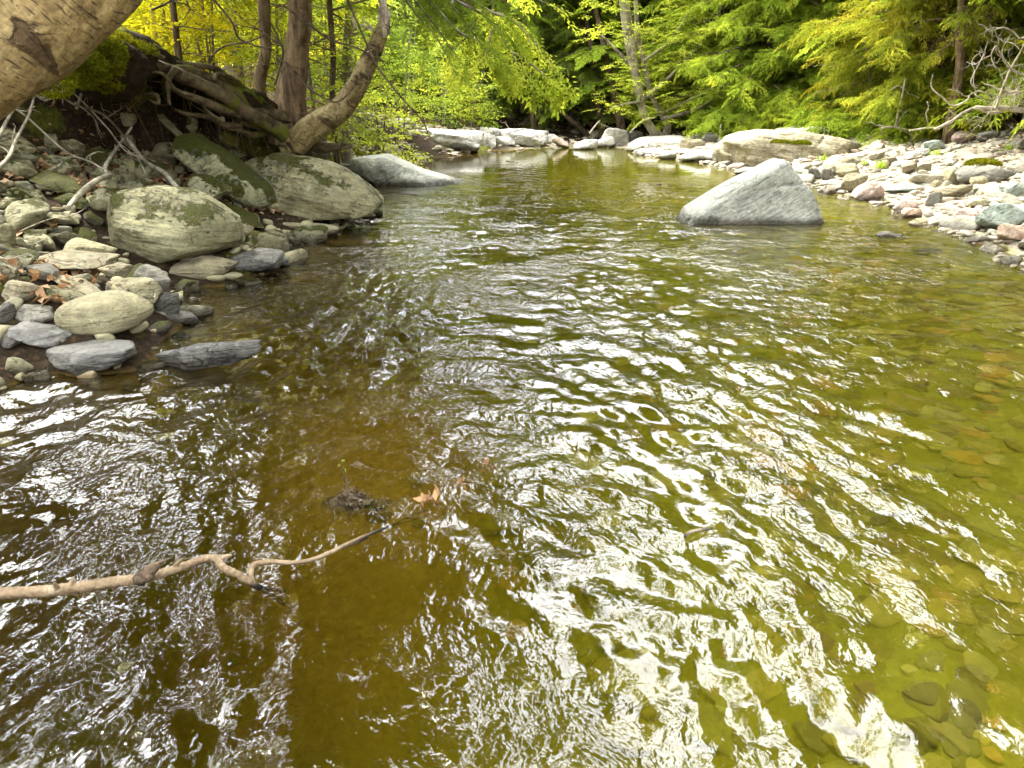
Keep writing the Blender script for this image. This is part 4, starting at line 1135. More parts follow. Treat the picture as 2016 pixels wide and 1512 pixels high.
for k in range(26):
    t = rr.uniform(.25, .98); i_ = t * (len(pth) - 1); p = pth[int(i_)] + (pth[min(int(i_) + 1, len(pth) - 1)] - pth[int(i_)]) * (i_ % 1)
    a = rr.uniform(-.6, 2.4); rad = pr(24, ya) * (1 - .3 * t)
    n_ = np.array([math.sin(a) * .8, -abs(math.cos(a)), -math.sin(a) * .3]); p = p + n_ * rad
    s_ = rr.uniform(.03, .09); v = rr.normal(0, 1, (2, 3)); v /= np.linalg.norm(v, axis=1)[:, None]
    q.quads(np.array([[p, p + v[0] * s_, p + v[0] * s_ + n_ * .03 + v[1] * s_ * .5, p + v[1] * s_ * .5 + n_ * .02]]))
add('bark_curls', q.mesh('bark_curls', b0, smooth=False), M['bark_dark'], rt)

# near birch trunk across the upper left corner
yn = 4.6
b1 = PY(-260, 330, 4.4); 
rt = root('birch_tree', b1, 'thick birch trunk with peeling tan bark slanting close by across the upper left', 'tree')
w = MB()
ctr = [(-420, 330), (-230, 205), (-60, 108), (50, 48), (130, -12), (192, -72), (290, -190), (380, -330)]
pth = pxpath(ctr, 4.3, 5.0)
tube(w, pth, [pr(x, yn) for x in (138,123,110,102,97,93,84,68)], 170, 72, .05, 3.0, 3, stretch=1.0)
add('trunk', w.mesh('trunk', b1), M['birch_near'], rt)
q = MB()
tn = np.array([.78, 0, .62])
for k in range(90):
    i_ = rr.uniform(1.6, 5); j_ = int(i_); p = pth[j_] + (pth[j_ + 1] - pth[j_]) * (i_ % 1); rad = np.interp(i_, range(8), [pr(x, yn) for x in (138,123,110,102,97,93,84,68)])
    tdir = pth[j_ + 1] - pth[j_]; tdir /= np.linalg.norm(tdir); up_ = np.cross(tdir, [0, 1, 0]); up_ /= np.linalg.norm(up_)
    a = rr.uniform(-1.3, 1.3); n_ = up_ * math.sin(a) - np.array([0, 1, 0]) * math.cos(a)
    s_ax = np.cross(tdir, n_); p = p + n_ * rad * 1.01
    L = rr.uniform(.02, .09); wd = rr.uniform(.006, .025); pk = rr.uniform(.005, .03)
    q.quads(np.array([[p, p + s_ax * L, p + s_ax * L * .8 + tdir * wd + n_ * pk, p + tdir * wd * 1.3 + n_ * pk * .6]]))
o = add('bark_curls', q.mesh('bark_curls', b1, smooth=False), M['birch_near'], rt); o['kind'] = 'stuff'
q = MB(); w = MB()  # unseen crown added overhead to darken the reflection in the left water
for k in range(15):
    o = pth[-1] + (pth[-1] - pth[-2]) * rr.uniform(-.3, 1.5); a = rr.uniform(0, 6.28); L = rr.uniform(1.5, 3.8); d = np.array([math.cos(a), math.sin(a), rr.uniform(.1, .9)]); d /= np.linalg.norm(d)
    e = o + d * L
    if e[0] > .6: e[0] = .6
    tube(w, [pth[-1], (o + e) / 2, e], [.06, .03, .006], 14, 6)
    for m in range(20):
        t = rr.uniform(.3, 1); p = o + (e - o) * t + rr.normal(0, .25, 3)
        if p[2] < 3.4: continue
        a = rr.uniform(0, 6.28); put(q, SPRAY[m % 4] if m % 2 else SPRAY_C[m % 2], p, (math.cos(a), math.sin(a), rr.normal(0, .2)), rr.uniform(.7, 1.2), rr.normal(0, .2))
add('branches', w.mesh('branches', b1), M['bark_grey'], rt); add('foliage', q.mesh('foliage', b1, smooth=False), M['leaf_green'], rt)

# moss hummock and earth lip over the undercut
def lip():
    n, m = 90, 26
    line = np.array([(-6.2, 6.0), (-5.35, 7.3), (-4.55, 8.55), (-4.0, 9.4), (-3.35, 10.25), (-2.75, 10.85)])
    p = resample(line, n)
    V = []
    for k in range(n):
        t = k / (n - 1); x, y = p[k]
        tx, ty = (p[min(k + 1, n - 1)] - p[max(k - 1, 0)]); L = math.hypot(tx, ty); nx_, ny_ = ty / L, -tx / L    # towards the water
        zt = np.interp(y, [6, 8.2, 9.2, 10, 10.9], [2.25, 2.28, 2.05, 1.62, 1.15])
        for s in range(m):
            a = s / (m - 1)
            # profile: back of the crest, over the brow, down and tucked in under
            prof = np.array([(-.7, .0), (-.25, .06), (.12, .05), (.32, -.08), (.36, -.25), (.18, -.42), (-.15, -.5)])
            q_ = np.array([np.interp(a * 6, range(7), prof[:, 0]), np.interp(a * 6, range(7), prof[:, 1])])
            nn = fbm(x * 2 + 4, y * 2, a * 3, 61, 4) * .13
            sc_ = 1 - .35 * t
            V.append((x + nx_ * (q_[0] * sc_ + nn * .8), y + ny_ * (q_[0] * sc_ + nn * .8), zt + q_[1] * sc_ + nn))
    V = np.array(V); i = np.arange(n - 1)[:, None] * m; j = np.arange(m - 1)[None]
    return V, np.stack([i + j, i + m + j, i + m + j + 1, i + j + 1], -1).reshape(-1, 4)
V, F = lip()
N = newmat('bank_edge'); pos = N.geo().outputs['Position']; nz = sep(N, N.geo().outputs['Normal'])[2]
n2 = N.noise(pos, 20, 7, .7)
c_ = N.ramp(n2, [(.3, (.008,.006,.004)), (.6, (.035,.024,.013)), (.8, (.09,.06,.03))])
c_ = N.mix(N.mapr(N.math('ADD', N.math('MULTIPLY', nz, .25), N.noise(pos, 1.7, 7, .6)), .62, .72), c_, N.ramp(n2, [(.3,(.03,.04,.004)), (.7,(.13,.14,.012))]))
N.principled(c_, .95, N.bump(n2, .8, .04), .1)
o = add('earth_bank', mesh_from('earth_bank', V, F), N.m); tag(o, 'dark overhanging earth brow of the left bank', None, kind='structure')

def blades(mb, P0, n_, L, w_, spreadv=.6, r=rr, tint=None):
    k = len(P0); d = n_ + r.normal(0, spreadv, (k, 3)); d /= np.linalg.norm(d, axis=1)[:, None]
    s = np.cross(d, r.normal(size=(k, 3))); s /= np.linalg.norm(s, axis=1)[:, None]
    Lk = L * r.uniform(.5, 1.3, (k, 1)); wk = w_ * r.uniform(.6, 1.3, (k, 1))
    Q4 = np.stack([P0, P0 + d * Lk * .5 + s * wk, P0 + d * Lk, P0 + d * Lk * .5 - s * wk], 1)
    mb.quads(Q4, r.random(k) if tint is None else tint)
# moss tufts: hummock by the near birch plus patches
mo = MB()
def mosspatch(u, v, y, rx, rz, n):
    c0 = PY(u, v, y); D = rr.normal(size=(n, 3)); D /= np.linalg.norm(D, axis=1)[:, None]; D[:, 1] = -abs(D[:, 1])
    nn = 1 + .18 * fbm(D[:, 0] * 2 + u, D[:, 1] * 2, D[:, 2] * 2, 71, 3)
    Pn = c0 + D * nn[:, None] * (rx, .35, rz)
    blades(mo, Pn, D + (0, 0, .3), .035, .008, .5, tint=np.clip(.45 + .5 * fbm(Pn[:, 0] * 4, Pn[:, 1] * 4, Pn[:, 2] * 4, 72, 3), 0, 1))
for a in [(196, 110, 7.9, .26, .20, 9000), (165, 135, 7.6, .22, .15, 5000), (212, 148, 8.0, .15, .16, 3500), (118, 150, 7.2, .14, .16, 3000), (222, 88, 8.3, .24, .10, 3500), (260, 100, 8.6, .25, .08, 2500)]: mosspatch(*a)
# moss over the bank right of the leaning birch
k = 9000; X = rr.uniform(-4.3, -2.4, k); Y = rr.uniform(12.5, 19.5, k); dd = shore_sd(X, Y); ok = (dd > .3) & (fbm(X, Y, 0, 73, 3) > -.15)
X, Y = X[ok], Y[ok]; blades(mo, np.stack([X, Y, gh(X, Y)], 1), np.array([.2, -.2, 1.]), .09, .02, .6)
tag(add('moss', mo.mesh('moss', smooth=False), M['moss']), 'bright olive moss tufts on the left bank', None, kind='stuff')
hv, hf = ICO[4]
for (u, v, y, sx, sz, lb) in [(190, 125, 8.05, .42, .30, 'rounded mossy hummock of earth under the near birch trunk'), (232, 120, 8.5, .34, .22, 'low mossy hummock where the roots begin')]:
    c0 = PY(u, v, y); V = hv * (1 + .15 * fbm(hv[:, 0] * 1.5 + u, hv[:, 1] * 1.5, hv[:, 2] * 1.5, 75, 4))[:, None] * (sx, .4, sz)
    tag(add('moss_hummock', mesh_from('moss_hummock', V, hf), N.m, loc=c0 + (0, .1, -.03)), lb, 'hummock')

# leaf litter
lt = MB()
def litter(n, xr, yr, cond, s=.055, flat=.35, lift=.012):
    X = rr.uniform(*xr, n); Y = rr.uniform(*yr, n); d = shore_sd(X, Y); ok = cond(X, Y, d); X, Y = X[ok], Y[ok]; Z = gh(X, Y) + lift
    k = len(X); a = rr.uniform(0, 6.28, k); t = rr.normal(0, flat, (k, 2)); L = s * rr.uniform(.5, 1.4, k)
    ax_ = np.stack([np.cos(a), np.sin(a), t[:, 0]], 1) * L[:, None]; bx_ = np.stack([-np.sin(a), np.cos(a), t[:, 1]], 1) * (L * .32)[:, None]
    p = np.stack([X, Y, Z], 1)
    lt.quads(np.stack([p - ax_ * .5, p + bx_ + (0, 0, .012), p + ax_ * .5, p - bx_ + (0, 0, .012)], 1), rr.random(k))
litter(15000, (-7.5, -2.2), (4, 12), lambda X, Y, d: (d > .5) & (ridge_sd(X, Y) < 0) & (fbm(X * 1.3, Y * 1.3, 0, 81, 3) + .25 * (d - 1.5) > -.25), .075, .5, .045)
litter(16000, (-14, -2.4), (6, 26), lambda X, Y, d: (ridge_sd(X, Y) > 0.05), .075, .4, .02)
litter(7000, (-5, 16), (18, 34), lambda X, Y, d: (d > 3.4), .10, .4, .02)
litter(1600, (6, 13), (11, 20), lambda X, Y, d: (d > 4.6) & (d < 7), .09, .4, .03)
litter(260, (4.5, 11), (8, 20), lambda X, Y, d: (d > .8) & (d < 5), .08, .4, .05)
tag(add('leaf_litter', lt.mesh('leaf_litter', smooth=False), M['litter']), 'fallen brown and tan leaves strewn over the banks', None, kind='stuff')

# twigs and fallen branches on the left slope
def twig(pts, rads, mat, label, lift=.05, name='fallen_branch', extra=0, seed=0, y=None, cat='branch'):
    if y is None:
        pth = np.array([hit(u, v) + (0, 0, lift) for u, v in pts])
        # keep them in front of neighbouring rocks
        pth = np.array([p + (CAM - p) / np.linalg.norm(CAM - p) * .35 for p in pth])
    else: pth = pxpath(pts, *y)
    D = pth[:, 1].mean(); q = MB()
    p2 = pth + np.random.default_rng(seed).normal(0, .012, pth.shape)
    tube(q, p2, [pr(x, D) for x in rads] if len(rads) == len(pts) else list(np.linspace(pr(rads[0], D), pr(rads[1], D), len(pts))), max(16, 8 * len(pts)), 7, .10, 1.5, seed, stretch=1.0)
    r = np.random.default_rng(seed + 3)
    for k in range(extra):
        j = r.integers(0, len(pts) - 1); d = pth[j + 1] - pth[j]; d /= np.linalg.norm(d)
        twiggy(q, pth[j] + (pth[j + 1] - pth[j]) * r.random(), d + r.normal(0, .7, 3) * (1, .4, 1), r.uniform(.15, .45), pr(rads[-1], D) * .8, 1, r, .22)
    o = add(name, q.mesh(name, pth[0]), M[mat], loc=pth[0]); tag(o, label, cat); return o
twig([(252,308),(290,337),(328,362),(352,392),(395,412),(432,426),(476,450)], [4,5,5,5,4.5,4,3], 'dead', 'pale thick stick lying down the slope behind the moss-banded boulder', .10, seed=1, extra=1)
twig([(0,262),(60,286),(130,322),(185,345),(230,372)], [2.2,1.6], 'dead', 'thin pale twig slanting across the upper left slope', .12, seed=2, extra=3)
twig([(62,160),(95,200),(150,240),(205,275),(260,312)], [2.2,2.6], 'dead_dark', 'dark straight stem running down from under the near birch', .18, seed=3, extra=3)
twig([(72,178),(110,215),(160,258),(215,292),(250,330),(280,350)], [2,1.6], 'dead', 'pale thin stem crossing above the dark straight stem', .2, seed=4, extra=2)
twig([(0,368),(20,340),(42,305),(62,262),(85,218),(88,198)], [4,3.5,3,2.6,2.2,1.6], 'dead', 'white barked branch rising from the left border', .12, seed=5, extra=4)
twig([(-10,310),(30,275),(60,240),(95,238),(118,228)], [3.5,2.0], 'dead', 'pale forked stick low on the left border', .14, seed=6, extra=2)
twig([(140,440),(165,412),(190,388),(222,372)], [4,6,6,5], 'dead', 'short lichen-grey log resting against left side of the moss-banded boulder', .12, seed=7)
twig([(222,372),(218,355),(240,318),(262,290)], [4,2.5], 'dead', 'short bent pale twig standing above the lichen-grey log', .15, seed=8)
twig([(158,242),(170,215),(180,190),(195,170)], [3,1.6], 'dead', 'small upright twig beneath the moss hummock', .16, seed=9)
twig([(50,480),(100,462),(140,452),(172,438)], [1.2,1.0], 'dead', 'very thin straw stem across the olive flat stone', .10, seed=10)
twig([(0,555),(30,548),(62,540)], [1.8,1.2], 'dead', 'straw stem on the cream stone at the left border', .12, seed=11)
twig([(308,620),(305,600),(312,580)], [1.3,1.0], 'dead', 'tiny pale twig on the glistening dark wet stone', .1, seed=12)
twig([(735,265),(680,290),(690,310)], [1.6,1.3], 'dead', 'forked pale twig on stones behind the long pale slab', .1, seed=13, extra=3)
twig([(125,215),(150,228),(175,218),(210,216),(232,208)], [1.6,1.2], 'dead', 'wiry twig curling under the near birch trunk', .2, seed=14, extra=3)
twig([(82,200),(64,225),(50,258),(58,232),(70,190),(66,175)], [1.5,1.0], 'dead', 'tangle of fine pale twigs under the near birch trunk', .2, seed=15, extra=6)
# living thin branches hanging in front of the greenery
for k, (pts, yy, lb) in enumerate([
   ([(680,-20),(710,60),(745,130),(790,190),(830,235),(845,262)], (9.2, 9.4), 'long bare dark branch arching down right of the splintered birch'),
   ([(560,10),(600,45),(650,75),(700,95),(755,120)], (9.4, 9.4), 'wiry dark branch crossing before the big furrowed trunk'),
   ([(420,0),(455,40),(470,75),(500,90),(540,100)], (10.4, 10.4), 'crooked bare branch between the two left trunks'),
   ([(540,165),(560,110),(552,85),(535,55),(525,30)], (10.0, 10.0), 'thin pale branch bending up beside the smaller trunk'),
   ([(410,125),(420,105),(450,90),(490,82),(520,72)], (10.2, 10.2), 'arched bare twig above the leaf covered bank'),
   ([(300,20),(330,5),(352,-20)], (9.0, 9.0), 'thin twig above the mossy bank top'),
   ([(545,110),(575,135),(610,175),(660,200),(700,170)], (9.6, 9.6), 'slender twig crossing low behind the splintered birch')]):
    twig(pts, [2.4, 1.4], 'bark_dark', lb, seed=40 + k, extra=3, y=yy, name='bare_branch')

# thin trunks of the left wood
def pole(pts, rad, y, label, mat='bark_dark', crown=None, up=7, seed=0, crownspec=None, name='tree'):
    p = pxpath(pts[::-1] if pts[0][1] < pts[-1][1] else pts, y); g0 = gz(p[0][0], p[0][1])
    b = np.array([p[0][0], p[0][1], min(g0, p[0][2])])
    rt = root(name, b, label, 'tree')
    w = MB(); q = [b - (0, 0, .2)] + list(p); d = q[-1] - q[-2]; d = d / np.linalg.norm(d)
    q += [q[-1] + d * up * .5 + (0, 0, .2), q[-1] + d * up + (0, 0, .5)]
    r = pr(rad, y); tube(w, q, [r * 1.25, r * 1.1] + [r] * (len(p) - 1) + [r * .7, r * .25], 60, 14, .10, 2.5, seed)
    rq = np.random.default_rng(seed)
    for k in range(9):
        t = rq.random(); o = p[0] + (p[-1] - p[0]) * t; a = rq.uniform(0, 6.28)
        twiggy(w, o, (math.cos(a), math.sin(a), rq.uniform(-.1, .4)), rq.uniform(.4, 1.1), .010, 1, rq)
    add('trunk', w.mesh('trunk', b), M[mat], rt)
    c = MB(); ww = MB()
    kind, n, z0, L0 = crownspec or ('s', 26, 2.8, 1.4)
    for k in range(n):
        t = rq.random(); z = z0 + (q[-1][2] - z0) * t; zz = np.array([a[2] for a in q]); o = np.array([np.interp(z, zz, [a[0] for a in q]), np.interp(z, zz, [a[1] for a in q]), z])
        a = rq.uniform(0, 6.28); L = L0 * rq.uniform(.6, 1.2); d = np.array([math.cos(a), math.sin(a), rq.uniform(-.1, .3)])
        tube(ww, [o, o + d * L * .6, o + d * L + (0, 0, -.15)], [.02, .012, .004], 6, 4)
        if kind == 's':
            for m in range(4): put(c, SPRAY[(k + m) % 4], o + d * L * (.3 + .2 * m), (d[0] + rq.normal(0, .5), d[1] + rq.normal(0, .5), d[2]), .8, rq.normal(0, .2))
        else:
            put(c, (BOUGH if z < 5 else BOUGH_C)[k % 2], o + d * .1, d, L, rq.normal(0, .2))
    add('branches', ww.mesh('branches', b), M[mat], rt)
    add('crown', c.mesh('crown', b, smooth=False), M[crown or 'leaf_yellow'], rt)
pole([(511,170),(523,100),(519,0)], 11, 12.4, 'slim reddish-brown trunk just left of the big furrowed one', 'bark_hemlock', 'hem_mid', 8, 1, ('h', 40, 4.5, 1.6), 'hemlock_tree')
pole([(655,200),(656,110),(648,0)], 5.5, 14, 'thin dark trunk between the big furrowed hemlock and the leaning birch', 'bark_dark', 'hem_mid', 7, 2, ('h', 44, 2.6, 1.5), 'hemlock_tree')
pole([(352,112),(345,50),(339,0)], 6, 12.5, 'thin dark trunk standing on the leafy bank top', 'bark_dark', 'leaf_yellow', 7, 3, ('s', 22, 4.0, 1.3))
pole([(327,75),(321,30),(317,0)], 4, 14, 'slender pale trunk behind the thin dark one on the bank top', 'bark_grey', 'leaf_yellow', 7, 4, ('s', 22, 3.0, 1.2))
pole([(392,90),(391,40),(388,0)], 9, 18, 'soft grey-brown trunk deep in the yellow leaves', 'bark_hemlock', 'leaf_yellow', 8, 5, ('s', 26, 3.0, 1.6))
pole([(556,60),(551,30),(548,0)], 5, 19, 'pale distant trunk seen between the two brown trunks', 'bark_grey', 'leaf_lime', 8, 6, ('s', 22, 3.2, 1.4))
pole([(470,100),(463,40),(460,0)], 4, 20, 'faint thin trunk left of the reddish-brown one', 'bark_dark', 'leaf_yellow', 8, 7, ('s', 22, 3.0, 1.4))
pole([(690,130),(694,60),(700,0)], 5, 19, 'faint trunk behind the splintered birch top', 'bark_grey', 'leaf_lime', 8, 8, ('s', 24, 2.2, 1.5))

# understory saplings on the left, leaf by leaf
def bush(seed, loc, H, Rd, mat, n, label, size=.9, SET=SPRAY, group=None, name='sapling', cat='sapling', low=.12):
    r = np.random.default_rng(seed); loc = np.asarray(loc, float); rt = root(name, loc, label, cat, group)
    w = MB(); c = MB()
    for s in range(3):
        a = r.uniform(0, 6.28); tube(w, [(0, 0, -.2), (math.cos(a) * Rd * .15, math.sin(a) * Rd * .15, H * .5), (math.cos(a) * Rd * .4, math.sin(a) * Rd * .4, H)], [.03, .02, .005], 10, 6)
    for k in range(n):
        z = H * (low + (1 - low) * r.random()); a = r.uniform(0, 6.28); q = Rd * math.sqrt(r.random()) * (1.1 - .5 * z / H)
        o = np.array([math.cos(a) * q * .75, math.sin(a) * q * .75, z])
        put(c, SET[k % len(SET)], o, (math.cos(a) + r.normal(0, .4), math.sin(a) + r.normal(0, .4), r.normal(0, .25)), size * r.uniform(.6, 1.2), r.normal(0, .25), r.normal(0, .12))
    add('stem', w.mesh('stem'), M['bark_grey'], rt); add('foliage', c.mesh('foliage', smooth=False), M[mat], rt)
    return rt
LB = [ # u, y, H, R, mat, n, label
 (250, 12.5, 2.2, 1.1, 'leaf_yellow', 90, 'yellow leaved sapling right beside the near birch trunk'),
 (330, 14.5, 2.4, 1.3, 'leaf_yellow', 110, 'yellow leaved bush behind the two thinnest trunks'),
 (420, 14.5, 2.0, 1.2, 'leaf_yellow', 110, 'glowing yellow bush over the orange leaf litter'),
 (470, 17.0, 3.2, 1.5, 'leaf_yellow', 150, 'tall yellow sapling behind the reddish-brown trunk'),
 (380, 20.0, 4.5, 2.2, 'leaf_lime', 220, 'wide lime-yellow tree filling the gap left of the trunks'),
 (280, 21.0, 5.0, 2.4, 'leaf_yellow', 220, 'wide golden tree seen over the bank top'),
 (545, 15.5, 2.4, 1.1, 'leaf_lime', 110, 'lime sapling between the reddish and the furrowed trunks'),
 (625, 14.5, 2.4, .9, 'leaf_lime', 100, 'lime-green sapling right of the furrowed trunk'),
 (640, 19.0, 4.0, 1.5, 'leaf_lime', 100, 'light green young tree behind the leaning birch'),
 (700, 21.0, 4.0, 1.6, 'leaf_green', 90, 'fresh green young tree behind the splintered birch'),
 (745, 17.5, 1.7, .7, 'leaf_lime', 50, 'low lime bush at the bend of the left bank'),
 (790, 22.0, 3.0, 1.4, 'leaf_green', 90, 'green bush hanging over the bend of the left bank'),
 (870, 27.0, 2.6, 1.5, 'leaf_lime', 120, 'bright lime bush above the whitish ledge rock'),
 (925, 29.5, 1.7, 1.0, 'leaf_green', 80, 'green bush behind the white rounded stones'),
 (810, 30.0, 6.5, 2.6, 'leaf_green', 150, 'broad green tree closing the left side of the far bend'),
 (580, 24.0, 5.5, 2.6, 'leaf_yellow', 230, 'large yellow-green tree far behind the furrowed trunk'),
 (480, 26.0, 6.0, 3.0, 'leaf_lime', 240, 'large lime tree deep in the left wood'),
 (200, 17.0, 4.5, 2.0, 'leaf_yellow', 180, 'golden sapling peeping over the near birch trunk'),
]
for k, (u, y, H, Rd, mt, n, lb) in enumerate(LB):
    q_ = 1.75 if u < 660 and y > 13.5 else 1
    bush(100 + k, at(u, y), H * q_, Rd * (1.15 if q_ > 1 else 1), mt, int(n * (1.6 if q_ > 1 else 1)), lb, .95 if y < 20 else 1.15)

# overhanging beech bough in the middle: bright leaves in layers
base = at(672, 15.5)
rt = root('beech_tree', base, 'beech with bright yellow-green leaf layers hanging over the pool from the left', 'tree')
w = MB(); c = MB()
pA = [base - (0, 0, .2), base + (.1, 0, 1.6), PY(695, -60, 15.2), PY(700, -180, 15), PY(760, -380, 14.8)]
pA = pA[:5]
tube(w, pA, [.11, .09, .08, .07, .04], 40, 12, .1, 2.5, 77)
LIM = [([(700,-180),(820,-60),(897,0),(939,22),(973,50),(1003,99),(1028,139),(1050,165)], 13.2),
       ([(700,-180),(880,-40),(960,20),(1020,45),(1060,95),(1085,135),(1104,168)], 13.4),
       ([(700,-180),(830,-20),(900,60),(950,85),(985,120),(1010,150)], 13.0),
       ([(700,-180),(900,-90),(990,-40),(1060,0),(1110,20)], 13.6),
       ([(700,-180),(800,0),(850,60),(880,110),(900,150)], 13.8),
       ([(939,22),(990,30),(1030,60),(1045,90)], 13.4),
       ([(973,50),(960,90),(955,110)], 13.0), ([(1003,99),(1050,130),(1085,160)], 13.2)]
for k, (pts, y) in enumerate(LIM):
    p = pxpath(pts, y + .4, y - .3); tube(w, p, list(np.linspace(.03, .005, len(pts))), 30, 5)
    q = resample(p, 60); i0 = 22 if len(pts) > 5 else 6
    for m in range(40 if len(pts) > 5 else 18):
        i_ = int(rr.uniform(i0, 59)); d = q[min(i_ + 2, 59)] - q[max(i_ - 2, 0)]; d /= np.linalg.norm(d); s = -1 if m % 2 else 1
        if m % 4: put(c, SPRAY_B[m % 3], q[i_], (d[0] + s * .4, d[1] - s * .7, d[2] - .05), rr.uniform(.36, .56), rr.normal(0, .2), rr.normal(.1, .18))
# high limbs added above the view to break up the creek's sky reflection
for k in range(40):
    o = pA[-1] + (0, 0, rr.uniform(0, 2)); e = np.array([rr.uniform(-2.5, 3.2), rr.uniform(7.5, 15), rr.uniform(8.5, 14)])
    tube(w, [pA[-1], (o + e) / 2 + (0, 0, .6), e], [.05, .03, .006], 12, 5)
    for m in range(9):
        t = rr.uniform(.45, 1); p = o + (e - o) * t + (0, 0, 1.2 * t * (1 - t)); a = rr.uniform(0, 6.28); put(c, SPRAY_C[m % 2], p, (math.cos(a), math.sin(a), rr.normal(0, .2)), rr.uniform(.9, 1.5), rr.normal(0, .2))
add('trunk', w.mesh('trunk', base), M['bark_grey'], rt); add('foliage', c.mesh('foliage', base, smooth=False), M['leaf_lime'], rt)

# ------------------------------------------------------------------ far and right trees
def no_low(o, d, L): return False
h1 = hemlock(201, 15, 3.0, .7, 'hem_dark', at(1130, 31.5), 170, .2, fine=6.5, label='dark hemlock closing the middle of the far bank')
FH = [(1010, 33.5, .5, 1.05, 'dark hemlock left of the middle one, over the bluish-white boulder'), (1215, 33.0, 2.1, 1.0, 'dark hemlock behind the pinkish-white block'),
      (1075, 37, 4.0, 1.2, 'taller dark hemlock set back behind the middle ones'), (1290, 35, 1.2, 1.1, 'dark hemlock behind the forked beech'),
      (940, 37, 3.0, 1.15, 'dark hemlock set back behind the bright lime bush'), (1180, 40, 5.1, 1.3, 'hindmost dark hemlock between two nearer ones'),
      (730, 33, 2.2, 1.1, 'dark hemlock behind the green young trees on the left')]
for u, y, a, s, lb in FH: copy_tree(h1, at(u, y), a, s, lb)
h2 = hemlock(202, 14, 3.3, .5, 'hem_mid', at(1500, 25.5), 185, .19, fine=6.0, label='full green hemlock behind the rounded grey stone')
for u, y, a, s, lb in [(1400, 28.5, 1.2, 1.05, 'green hemlock left of the full one, behind the beech leaves'), (1600, 25.0, 2.6, 1.0, 'green hemlock above the wide whitish slab'),
      (1560, 31, .4, 1.25, 'taller green hemlock behind the ones at the slab'), (1700, 24.0, 4.2, .95, 'green hemlock in the middle of the right forest edge'),
      (1680, 30, 3.3, 1.25, 'hindmost green hemlock of the right wood'), (1330, 33, 5.5, 1.2, 'green hemlock behind the forked beech tree')]: copy_tree(h2, at(u, y), a, s, lb)
h3 = hemlock(203, 13, 3.0, 1.0, 'hem_yellow', at(1830, 19.0), 165, .17, fine=5.5, label='yellow-tinged hemlock with low fans over the upper bar')
for u, y, a, s, lb in [(1990, 18.0, 2.2, 1.0, 'yellow-tinged hemlock at the right border behind the driftwood'), (1745, 22.5, 4.0, 1.05, 'yellow-tipped hemlock over the middle of the bar')]: copy_tree(h3, at(u, y), a, s, lb)
for u, y, a, s, lb in [(1900, 25.0, 1.0, 1.1, 'green hemlock behind the yellow-tinged one'), (2060, 23.0, 3.1, 1.15, 'green hemlock behind the right border tree')]: copy_tree(h2, at(u, y), a, s, lb)
# low hemlock fringe along the upper edge of the bar
for k, (u, y, H, lb) in enumerate([(1600, 21.8, .9, 'low feathery hemlock seedling behind the wide whitish slab'), (1680, 20.5, 1.0, 'low feathery hemlock at top of the bar'), (1750, 18.8, .8, 'low green hemlock left of the upright bare stalk'),
                      (1800, 18.0, .8, 'low green hemlock right of the upright bare stalk'), (1870, 17.6, 1.2, 'yellowish young hemlock behind the driftwood'), (1930, 17.2, 1.5, 'golden young hemlock over the driftwood root'), (1540, 23.5, 1.0, 'small hemlock left of the rounded grey stone'), (1455, 24.5, 1.0, 'small hemlock over the broad flat-topped boulder'), (1640, 19.8, .7, 'lowest hemlock seedling touching the whitish slab')]):
    r = np.random.default_rng(300 + k); loc = at(u, y); rt = root('young_hemlock', loc, lb, 'young tree')
    w = MB(); c = MB(); tube(w, [(0, 0, -.1), (.03, 0, H * .5), (0, 0, H)], [.02, .015, .004], 8, 6)
    for m in range(90):
        z = H * r.uniform(.08, 1); a = r.uniform(0, 6.28); put(c, SPR_H[m % 5], (0, 0, z), (math.cos(a), math.sin(a), r.uniform(-.1, .4)), (1.1 - .5 * z / H) * r.uniform(.6, 1.1), r.normal(0, .3), .1)
    add('trunk', w.mesh('trunk'), M['bark_dark'], rt); add('crown', c.mesh('crown', smooth=False), M['hem_yellow' if k in (4, 5) else 'hem_mid'], rt)

# forked beech at the far right of the pool
base = at(1305, 27.0)
rt = root('beech_tree', base, 'forked beech leaning over the far shore with bright green leaf sprays', 'tree')
w = MB(); c = MB(); y = 27.0
for pts, rad in [([(1310,276),(1290,262),(1272,235),(1262,200),(1250,140),(1243,100),(1232,30),(1222,-80),(1215,-220)], [12,9,8,8,9,10,10,8,3]),
                 ([(1305,276),(1315,250),(1302,225),(1280,180),(1268,120),(1255,60),(1250,-60)], [10,7,5,5,5,5,3]),
                 ([(1262,200),(1330,140),(1400,60),(1430,-20)], [4,3,2,1]), ([(1250,140),(1210,95),(1185,70)], [4,3,1.5]), ([(1302,225),(1370,190),(1440,150),(1500,115)], [3,3,2,1]),
                 ([(1302,235),(1370,215),(1450,170),(1490,140),(1512,118)], [4,3,2.5,2,1]), ([(1262,200),(1230,205),(1200,215)], [3,2,1]), ([(1268,120),(1320,80),(1360,20),(1420,-40)], [3,3,2,1])]:
    p = pxpath(pts, y - rr.uniform(0, .8)); tube(w, p, [pr(a, y) for a in rad], 40, 10, .08, 2, 5)
BL = [(1180,60,30),(1230,60,50),(1290,40,60),(1360,50,60),(1240,130,50),(1300,120,60),(1360,120,50),(1225,170,45),(1290,180,60),(1350,190,60),(1410,170,55),(1460,150,40),(1215,205,30),(1270,215,40),(1330,235,40),(1390,225,45),(1440,205,40),(1480,185,30),(1340,80,60),(1280,-40,80),(1380,-30,80),(1200,0,50),(1410,250,20),(1370,20,50)]
